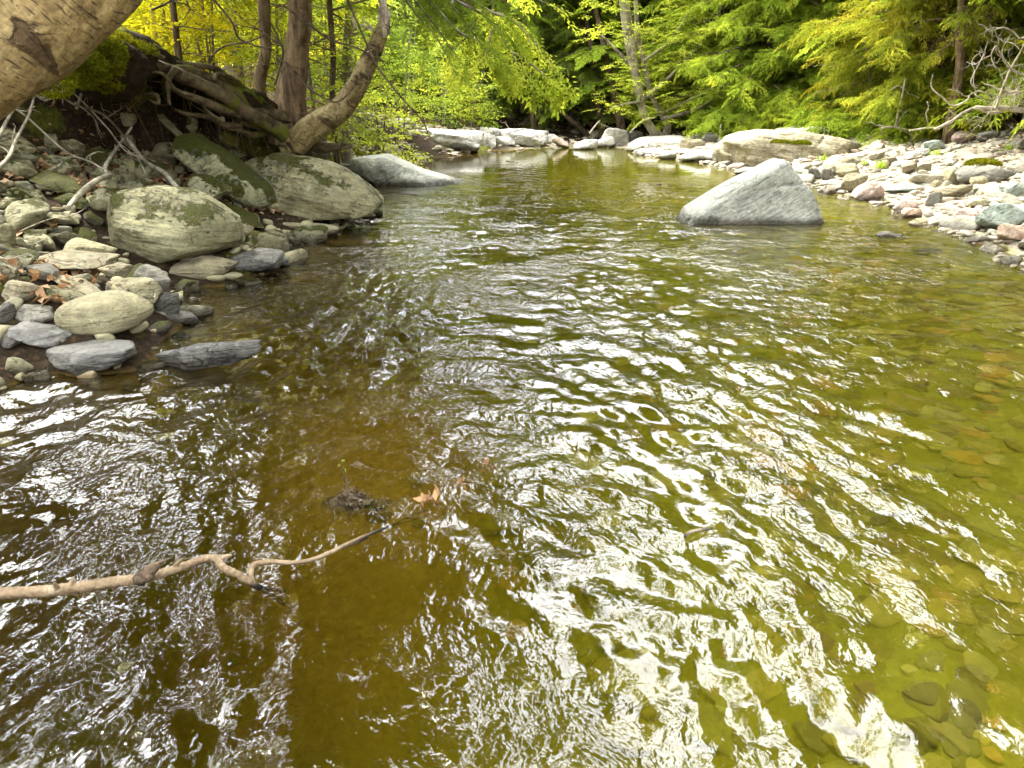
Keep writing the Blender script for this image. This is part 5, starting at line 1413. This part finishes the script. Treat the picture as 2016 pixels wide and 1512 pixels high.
for (u, v, s) in BL:
    for m in range(int(s * .42)):
        a = rr.uniform(0, 6.28); o = PY(u + rr.normal(0, s * .45), v + rr.normal(0, s * .28), y - .6 + rr.normal(0, .7))
        put(c, SPRAY_F[m % 3] if m % 2 else SPRAY[m % 4], o, (math.cos(a), math.sin(a) - .2, rr.normal(0, .15)), rr.uniform(.5, .95), rr.normal(0, .15), rr.normal(0, .15))
add('trunk', w.mesh('trunk', base), M['bark_grey'], rt); add('foliage', c.mesh('foliage', base, smooth=False), M['leaf_lime'], rt)

# trunks inside the right wood and dark stems at the far bank
def stem(u0, v0, u1, v1, rad, y, label, mat='bark_dark', up=6, seed=0):
    p0 = PY(u0, v0, y); p1 = PY(u1, v1, y); g0 = gz(p0[0], p0[1]); b = np.array([p0[0], y, min(g0, p0[2])])
    rt = root('tree', b, label, 'tree'); w = MB(); d = (p1 - p0) / np.linalg.norm(p1 - p0); r = pr(rad, y)
    tube(w, [b - (0, 0, .2), p0, p1, p1 + d * up], [r * 1.3, r * 1.1, r, r * .3], 36, 12, .12, 2.5, seed)
    rq = np.random.default_rng(seed)
    for k in range(10):
        o = p0 + (p1 - p0) * rq.uniform(.1, 1.6); a = rq.uniform(0, 6.28); twiggy(w, o, (math.cos(a), math.sin(a), rq.uniform(-.3, .2)), rq.uniform(.5, 1.5), .012, 2, rq)
    add('trunk', w.mesh('trunk', b), M[mat], rt)
    c = MB(); ww = MB()
    for k in range(26):
        o = p1 + d * rq.uniform(.3, up); a = rq.uniform(0, 6.28); L = rq.uniform(.8, 1.8); dd = (math.cos(a), math.sin(a), .1); put(c, BOUGH_C[k % 2], o, dd, L)
        tube(ww, [o, o + np.array(dd) * L * .9 - (0, 0, .2)], [.015, .004], 4, 4)
    add('branches', ww.mesh('branches', b), M[mat], rt); add('crown', c.mesh('crown', b, smooth=False), M['hem_mid'], rt)
stem(1888, 145, 1893, 25, 8, 17.0, 'brown trunk with dead snags standing behind the yellow fans at right', 'bark_hemlock', 6, 1)
stem(1847, 175, 1845, 100, 6, 18.5, 'near-black trunk left of the snaggy brown one', 'bark_dark', 6, 2)
stem(1715, 195, 1717, 130, 6, 20.5, 'pale grey trunk in the shade above middle of the bar', 'bark_grey', 6, 3)
stem(1530, 240, 1527, 200, 6, 25.5, 'dark short trunk beside the rounded grey stone', 'bark_dark', 6, 4)
stem(1052, 262, 1048, 215, 6, 29.5, 'dark stem behind the bluish-white boulder', 'bark_dark', 5, 5)
stem(1185, 262, 1178, 210, 6, 29.5, 'dark stem above the tan pointed stone', 'bark_dark', 5, 6)
stem(1225, 262, 1215, 215, 8, 29.0, 'dark leaning stem behind the pinkish-white block', 'bark_dark', 5, 7)
stem(1120, 262, 1128, 215, 5, 31, 'thin dark stem in the middle of the far shade', 'bark_dark', 5, 8)
stem(935, 262, 944, 200, 5, 31, 'thin dark stem above the white blunt stone', 'bark_dark', 5, 9)
stem(1155, 265, 1110, 225, 5, 30, 'dark leaning stem slanting left in the far shade', 'bark_dark', 3, 10)

# trees beyond the frame edges that shade and colour the water
for x, y, a, s, lb in [(12.0, 12.0, .7, 1.35, 'green hemlock outside the right border beyond the bar'), (10.5, 8.0, 2.7, 1.2, 'green hemlock nearest the viewer beyond the right border'), (12.5, 16.0, 4.1, 1.5, 'tall green hemlock high above the driftwood'), (9.5, 3.0, 1.7, 1.2, 'green hemlock abreast of the viewer on the right')]: copy_tree(h2, (x, y, gz(x, y)), a, s, lb)
copy_tree(h1, (-12.5, 11.5, gz(-12.5, 11.5)), 3.9, .9, 'dark hemlock in the left wood behind the leafy bank')
b3 = broadleaf(401, 12, 3.4, 3.6, 'leaf_green', (-6.8, 6.2, gz(-6.8, 6.2)), 20, .16, (1.2, .5), 14, 1.3, 'beech with leafy crown above the near left bank', fine=0, bark='bark_grey')
copy_tree(b3, (-15, 17, gz(-15, 17)), 2.0, 1.0, 'beech standing high in the left wood')
copy_tree(b3, (10.5, 15.5, gz(10.5, 15.5)), 4.0, .9, 'beech among the hemlocks at the right edge')

h4 = hemlock(204, 19, 4.6, 6.0, 'hem_dark', (7.6, 8.5, gz(7.6, 8.5)), 150, .24, fine=0, label='added unseen tall hemlock with a high crown over the right bar, darkening the water')  # high crowns added out of view, putting dark patches into the water's reflection
for x, y, a, s_, lb in [(9.0, 13.5, 2.0, 1.0, 'added unseen high-crowned hemlock farther up the right bar, darkening the water'), (-6.8, 3.5, 4.0, .95, 'added unseen high-crowned hemlock beside the viewer on the left bank, darkening the water'), (7.4, 3.0, .8, .95, 'added unseen high-crowned hemlock beside the viewer on the right, darkening the water')]: copy_tree(h4, (x, y, gz(x, y)), a, s_, lb)
# far-off wood behind everything
fw = MB(); n = 5200
for k in range(n):
    a = rr.uniform(-52, 52); D = rr.uniform(38, 58); x = D * math.sin(R(a)); y = D * math.cos(R(a)); g0 = gz(x, y)
    hmax = (9 + 6 * pnoise(x * .12, y * .12, 0, 91) + (4 if a > 12 else 0)) * (.75 if a < -8 else 1)
    z = g0 + rr.uniform(0, 1) ** .8 * hmax
    put(fw, SPRAY_C[k % 2] if (pnoise(x * .15, z * .1, 3, 92) > 0) else BOUGH_C[k % 2], (x, y, z), (rr.normal(), rr.normal() - .5, rr.normal(0, .3)), rr.uniform(1.6, 3.2), rr.normal(0, .3))
tag(add('distant_wood', fw.mesh('distant_wood', smooth=False), M['leaf_green']), 'far-off green wood on the slope behind the creek', None, kind='stuff')

# ------------------------------------------------------------------ driftwood at right
def drift(pts, rads, y, label, extra=0, seed=0, name='driftwood', depth=1):
    p = pxpath(pts, *y); q = MB(); D = p[:, 1].mean(); rad = [pr(x, D) for x in rads] if len(rads) == len(pts) else list(np.linspace(pr(rads[0], D), pr(rads[-1], D), len(pts)))
    rad = [x * .75 for x in rad]
    tube(q, p + np.random.default_rng(seed).normal(0, .01, p.shape), rad, 12 * len(pts), 8, .15, 1.5, seed, stretch=1)
    r = np.random.default_rng(seed + 1)
    for k in range(extra):
        j = r.integers(0, len(pts) - 1); o = p[j] + (p[j + 1] - p[j]) * r.random(); d = r.normal(0, 1, 3) * (1, .5, .8) + (0, 0, .3)
        twiggy(q, o, d, r.uniform(.3, .8), .008, depth, r, .35, .0)
    tag(add(name, q.mesh(name, p[0]), M['drift'], loc=p[0]), label, 'branch')
drift([(1838,256),(1876,238),(1896,223),(1923,213),(1950,222),(1985,216)], [2.5,3,3.2,3.6,4,4.5], (14.6, 14.6), 'thick pale driftwood branch slanting up the edge of the bar', 6, 1)
drift([(1836,146),(1838,174),(1858,193),(1878,208),(1903,198),(1913,184),(1933,181),(1950,196)], [1.2,1.6,1.9,2.2,2.2,1.8,1.5,1.5], (14.7, 14.6), 'curved bare branch rising like a hook left of the driftwood root', 2, 2)
drift([(1761,248),(1769,216),(1779,184),(1779,154)], [2.8,2.2,1.8,1.4], (17.5, 17.3), 'upright bare stalk at the back of the bar', 1, 3, depth=0)
drift([(1779,176),(1767,169),(1755,175)], [1.6,1.0], (17.3, 17.2), 'short hooked twig on the upright bare stalk', 0, 4)
drift([(1735,252),(1760,250),(1785,256)], [3,1.5], (17.5, 17.3), 'low forked root at foot of the upright bare stalk', 3, 5)
drift([(1920,208),(1950,215),(1990,214),(2040,222)], [4,6,7,6], (14.4, 14.2), 'stout weathered driftwood root at the right border', 9, 6, depth=2)
drift([(2030,150),(2000,140),(1984,128),(1965,95),(1960,90),(1950,110),(1963,135)], [3,2.5,2.5,2,1.8,1.5,1.2], (14.2, 14.3), 'pale branch curling high at the right border', 5, 7, depth=2)
drift([(2040,195),(2005,180),(1982,185),(1955,170),(1938,165)], [3,2.8,2.4,2,1.2], (14.3, 14.4), 'pale branch spreading leftwards from the driftwood root', 6, 8, depth=2)
drift([(2030,60),(2010,75),(1995,62),(1975,56),(1958,60)], [2.5,2,2,1.5,1], (14.1, 14.2), 'thin arched twig highest at the right border', 3, 9)
drift([(1960,215),(1975,170),(1990,135),(2010,100),(2025,70)], [3.5,3,2.6,2.2,2], (14.3, 14.3), 'upright pale branch in the driftwood tangle', 6, 10, depth=2)
drift([(1925,175),(1912,160),(1930,120),(1940,105)], [1.5,1], (14.8, 14.8), 'small curling twig left of the driftwood tangle', 3, 11)
drift([(1790,258),(1830,250),(1850,254)], [2,1.5], (15.5, 15.3), 'short pale stick lying along the top of the bar', 2, 12)
# small sticks at the far bank
for k, (pts, lb) in enumerate([([(926,252),(940,262),(950,270)], 'short pale stick leaning behind the white blunt stone'), ([(1000,262),(1032,254)], 'pale stick lying across the top of the bluish-white boulder'),
     ([(1160,262),(1172,246),(1180,236)], 'thin leaning stick in the far shade'), ([(1240,262),(1262,240),(1290,232)], 'crooked grey stick behind the dark brown stone'), ([(1416,278),(1418,252),(1420,245)], 'broken upright stub beside the beech leaves')]):
    drift(pts, [2.2, 1.6], (26.0, 26.0) if k != 4 else (24, 24), lb, 1, 30 + k, 'stick')

# ------------------------------------------------------------------ tufts of grass on the bar
for k, (u, v, n, s, lb) in enumerate([(1697, 282, 40, .22, 'bright green tuft growing beside the whitish slab'), (1733, 336, 46, .20, 'green tuft between cobbles in the middle of the bar'), (1840, 312, 24, .14, 'small pale tuft on the upper bar'), (1617, 322, 24, .16, 'grassy tuft at the foot of flat-topped boulder'), (1700, 330, 20, .12, 'tiny tuft behind the round-backed stone'), (1985, 300, 20, .12, 'faint tuft near the right border of the bar')]):
    p = hit(u, v); q = MB(); P0 = p + np.c_[rr.normal(0, .05, (n, 2)), np.full(n, .03)]
    blades(q, P0 - p, np.array([0, 0, 1.]), s, .012, .55)
    tag(add('grass_tuft', q.mesh('grass_tuft', smooth=False), M['grass'], loc=p), lb, 'grass tuft')
# moss cushions on the flat boulder and on the bar
for k, (u, v, y, rx, rz, lb) in enumerate([(1577, 284, 17.3, .19, .06, 'yellow moss cushion on the broad flat-topped boulder'), (1935, 325, 13.2, .26, .08, 'olive moss cushion on the big pitted stone'), (1538, 281, 17.2, .2, .03, 'thin moss streak on the broad flat-topped boulder')]):
    p = PY(u, v, y); q = MB(); n = 2600; D = rr.normal(size=(n, 3)); D /= np.linalg.norm(D, axis=1)[:, None]; D[:, 2] = abs(D[:, 2])
    blades(q, D * (rx, .2, rz), D + (0, 0, .3), .04, .01, .5)
    o = tag(add('moss_cushion', q.mesh('moss_cushion', smooth=False), M['moss'], loc=p), lb, 'moss')

# ------------------------------------------------------------------ branch in the foreground water
def PZ(u, v, z): return P(u, v, z)
b = PZ(0, 1168, .16)
rt = root('fallen_branch', b, 'bent bare branch with an elbow dipping its dark tip into the near water', 'branch')
w = MB()
main = [PZ(-260, 1180, .20), PZ(-120, 1172, .18), PZ(0, 1167, .16), PZ(100, 1163, .15), PZ(190, 1150, .14), PZ(285, 1136, .13), PZ(350, 1120, .12), PZ(405, 1103, .115), PZ(426, 1101, .11), PZ(440, 1116, .09), PZ(470, 1136, .05), PZ(500, 1152, .015), PZ(530, 1170, -.05), PZ(560, 1190, -.12)]
main = [m_ + (0, 0, rr.normal(0, .004)) for m_ in main]
for k in range(9):
    m_ = main[rr.integers(2, 9)] + (main[3] - main[2]) * rr.uniform(-.4, .4); dd = rr.normal(0, 1, 3) * (.4, .6, 1); dd /= np.linalg.norm(dd)
    tube(w, [m_, m_ + dd * .022, m_ + dd * rr.uniform(.026, .05) + (.006, 0, 0)], [.009, .007, .003], 8, 7, .2, 2, k)
tube(w, main, [pr(x, 2.0) * 1.0 for x in (14,14,13.5,13,12.5,12.5,10,10,10.5,10.5,9,8.5,8,6)], 260, 20, .22, 2.6, 3, stretch=1.6)
N = newmat('branch_bark'); g = N.geo(); pos = g.outputs['Position']; n1 = N.noise(pos, 12, 6, .65); n2 = N.noise(N.mapping(pos, (60, 14, 14)), 1.5, 4, .6)
c_ = N.ramp(n1, [(.3, (.075,.05,.028)), (.5, (.15,.108,.062)), (.7, (.24,.19,.12))]); c_ = N.mix(N.mapr(n2, .55, .65, 0, .6), c_, (.12,.075,.04))
c_ = N.mix(N.mapr(sep(N, pos)[2], .01, .045, 1, 0), c_, (.012,.009,.006))
N.principled(c_, .7, N.bump(N.math('ADD', n1, n2), .9, .012), .2); M['branch_bark'] = N.m
add('bark', w.mesh('bark', b), M['branch_bark'], rt)
q = MB(); k0 = PZ(284, 1136, .14)
tube(q, [k0 - (.02, 0, .01), PZ(300, 1120, .165), PZ(318, 1108, .17)], [.022, .017, .008], 14, 8, .2, 2, 4)
tube(q, [PZ(300, 1120, .165), PZ(318, 1106, .18), PZ(340, 1098, .19)], [.007, .005, .002], 8, 5)
tube(q, [PZ(270, 1140, .14), PZ(284, 1136, .145), PZ(300, 1130, .15)], [.016, .021, .015], 8, 12, .2, 2, 6)
add('knot', q.mesh('knot', b), M['bark_dark'], rt)
q = MB()
tube(q, [PZ(500, 1152, .02), PZ(494, 1132, .035), PZ(500, 1112, .045), PZ(530, 1106, .045), PZ(575, 1108, .04), PZ(615, 1102, .035), PZ(650, 1088, .035), PZ(690, 1068, .03), PZ(735, 1049, .015), PZ(770, 1036, -.01), PZ(840, 1015, -.05)], [pr(x, 2.2) * 1.25 for x in (5,5,5.5,5,4.5,4.5,4.5,4,3.5,2.5,2)], 90, 9, .08, 2, 8)
tube(q, [PZ(672, 1078, .03), PZ(700, 1068, .02), PZ(725, 1058, .01)], [.008, .006, .003], 10, 6)
add('side_shoot', q.mesh('side_shoot', b), M['branch_bark'], rt)

# debris caught in the water
p = PZ(690, 990, -.03); V, F = rock_shape(77, 4, 14, 8, .30, (.085, .055, .035), .4); q = MB(); q.add(V, T=F)
blades(q, V[rr.integers(0, len(V), 420)], V[rr.integers(0, len(V), 420)] * 6 + (0, 0, .3), .035, .003, .8)
for k in range(9): twiggy(q, rr.normal(0, .03, 3), rr.normal(0, 1, 3) * (1, 1, .25), .10, .003, 0, rr)
tag(add('sunken_debris', q.mesh('sunken_debris'), M['bark_dark'], loc=p), 'dark sodden lump just under the surface where the small sprig stands', 'debris')
p = PZ(738, 1010, -.09); V, F = rock_shape(78, 4, 14, 8, .3, (.06, .04, .035), .4)
tag(add('sunken_debris', mesh_from('sunken_debris', V, F), M['rock_dark'], loc=p), 'smaller dark sunken lump right of the sprig', 'debris')
b = PZ(686, 975, 0); rt = root('sprig', b, 'tiny sprig with new leaves poking out of the water', 'sprig')
q = MB(); s0 = [b, PY(684, 955, b[1]), PY(678, 930, b[1]), PY(672, 908, b[1])]; tube(q, s0, [.004, .0035, .003, .002], 20, 6)
for (u, v, du, dv) in [(684, 955, 8, -12), (680, 945, -8, -8), (686, 962, 10, -4), (686, 968, -12, -6), (684, 962, -8, -14)]:
    tube(q, [PY(u, v, b[1]), PY(u + du, v + dv, b[1] - .01)], [.003, .001], 5, 4)
add('stem', q.mesh('stem', b), M['bark_dark'], rt)
q = MB(); P0 = np.array([PY(u, v, b[1]) for u, v in [(672,908),(672,912),(676,922),(680,930),(670,916),(675,918)]]) - b
blades(q, P0, np.array([0, -.1, .6]), .02, .005, .6, tint=np.full(6, .8)); add('leaf', q.mesh('leaf', smooth=False), M['leaf_green'], rt)
for (u, v, n, s, lb) in [(846, 985, 16, .055, 'reddish-brown leaf clump snagged at the surface right of the sprig'), (905, 955, 9, .04, 'small brown leaf snagged beyond the reddish clump'), (965, 912, 6, .035, 'tiny brown leaf scrap floating furthest of the snagged ones')]:
    p = PZ(u, v, .008); q = MB(); blades(q, rr.normal(0, .018, (n, 3)) * (1, 1, .3), np.array([0, 0, .15]), s, .012, .8, tint=rr.uniform(.1, .5, n))
    tag(add('dead_leaf', q.mesh('dead_leaf', smooth=False), M['litter'], loc=p), lb, 'leaf')
pp = [PZ(1345, 1062, -.03), PZ(1352, 1052, .012), PZ(1372, 1044, .02), (PZ(1405, 1041, -.02))]
q = MB(); tube(q, pp, [.006, .007, .006, .004], 20, 7, .1); tag(add('stick', q.mesh('stick', pp[0]), M['dead_dark'], loc=pp[0]), 'little arched stick breaking the surface in the right foreground', 'stick')
for (u, v, lb, dims) in [(568, 489, 'small black stone poking out of the water by the wet-footed stone', (.05, .04, .035)), (1297, 363, 'small white leaf floating in the middle of the pool', (.05, .03, .02)), (1003, 317, 'white fleck of foam drifting on the far pool', (.12, .05, .012))]:
    p = PZ(u, v, .01); V, F = rock_shape(u, 3, 10, 7, .08, dims, .3)
    nm = 'pebble' if 'stone' in lb else ('leaf' if 'leaf' in lb else 'foam'); tag(add('floating_' + nm if nm != 'pebble' else nm, mesh_from(nm, V, F), M['rock_dark' if nm == 'pebble' else 'rock_far'], loc=p), lb, nm)

# ------------------------------------------------------------------ light, sky, camera
SUN_EL, SUN_AZ = R(54), R(-42)      # azimuth from +Y towards +X; negative = left
wd = bpy.data.worlds.new('World'); sc.world = wd; wd.use_nodes = True; nt = wd.node_tree; nt.nodes.clear()
nd = nt.nodes.new; ln = nt.links.new
sky = nd('ShaderNodeTexSky'); sky.sky_type = 'NISHITA'; sky.sun_disc = False; sky.sun_elevation = SUN_EL; sky.sun_rotation = SUN_AZ
tc = nd('ShaderNodeTexCoord'); nz_ = nd('ShaderNodeTexNoise'); nz_.inputs['Scale'].default_value = 2.2; nz_.inputs['Detail'].default_value = 6; ln(tc.outputs['Generated'], nz_.inputs['Vector'])
cr = nd('ShaderNodeValToRGB'); cr.color_ramp.elements[0].position = .40; cr.color_ramp.elements[1].position = .62; cr.color_ramp.elements[0].color = (.45,.45,.45,1); ln(nz_.outputs['Fac'], cr.inputs['Fac'])
mxw = nd('ShaderNodeMix'); mxw.data_type = 'RGBA'; ln(cr.outputs['Color'], mxw.inputs[0]); ln(sky.outputs[0], mxw.inputs[6]); 
sd_ = nd('ShaderNodeVectorMath'); sd_.operation = 'DOT_PRODUCT'; ln(tc.outputs['Generated'], sd_.inputs[0])
sd_.inputs[1].default_value = (math.sin(SUN_AZ) * math.cos(SUN_EL), math.cos(SUN_AZ) * math.cos(SUN_EL), math.sin(SUN_EL))
gm_ = nd('ShaderNodeMapRange'); gm_.interpolation_type = 'SMOOTHSTEP'; ln(sd_.outputs['Value'], gm_.inputs['Value'])
gm_.inputs['From Min'].default_value = .35; gm_.inputs['From Max'].default_value = 1.0; gm_.inputs['To Min'].default_value = 14; gm_.inputs['To Max'].default_value = 54
cl_ = nd('ShaderNodeVectorMath'); cl_.operation = 'SCALE'; cl_.inputs[0].default_value = (.99, .99, .99); ln(gm_.outputs['Result'], cl_.inputs['Scale'])
ln(cl_.outputs[0], mxw.inputs[7])
bg = nd('ShaderNodeBackground'); bg.inputs['Strength'].default_value = .15; ln(mxw.outputs[2], bg.inputs['Color'])
wo = nd('ShaderNodeOutputWorld'); ln(bg.outputs[0], wo.inputs['Surface'])
sl = bpy.data.lights.new('sun', 'SUN'); sl.energy = 3.0; sl.angle = R(5); sl.color = (1, .93, .80)
so = bpy.data.objects.new('sun', sl); col.objects.link(so)
so.rotation_euler = (R(90) - SUN_EL, 0, math.pi - SUN_AZ)
cam = bpy.data.cameras.new('camera'); cam.sensor_width = 36; cam.lens = 36 * FPX / 2016; cam.clip_end = 500; cam.clip_start = .05
co = bpy.data.objects.new('camera', cam); col.objects.link(co); co.location = CAM; co.rotation_euler = (R(90) - PITCH, 0, 0); sc.camera = co
sc.view_settings.view_transform = 'Standard'; sc.view_settings.look = 'None'; sc.view_settings.exposure = 1.9; sc.view_settings.gamma = 1
cy = sc.cycles; cy.max_bounces = 8; cy.diffuse_bounces = 3; cy.glossy_bounces = 4; cy.transmission_bounces = 4; cy.transparent_max_bounces = 8
cy.caustics_reflective = False; cy.caustics_refractive = True; cy.sample_clamp_indirect = 8
cy.use_denoising = True

# finer pieces sit one level deeper, under the part they grow from
for o in list(sc.objects):
    k = o.name.split('.')[0]; host = {'branches': 'trunk', 'splinters': 'trunk', 'bark_curls': 'trunk', 'rootlets': 'root', 'leaf': 'stem', 'knot': 'bark'}.get(k)
    if host and o.parent is not None:
        h_ = [c_ for c_ in o.parent.children if c_.name.split('.')[0] == host]
        if h_: o.parent = h_[0]
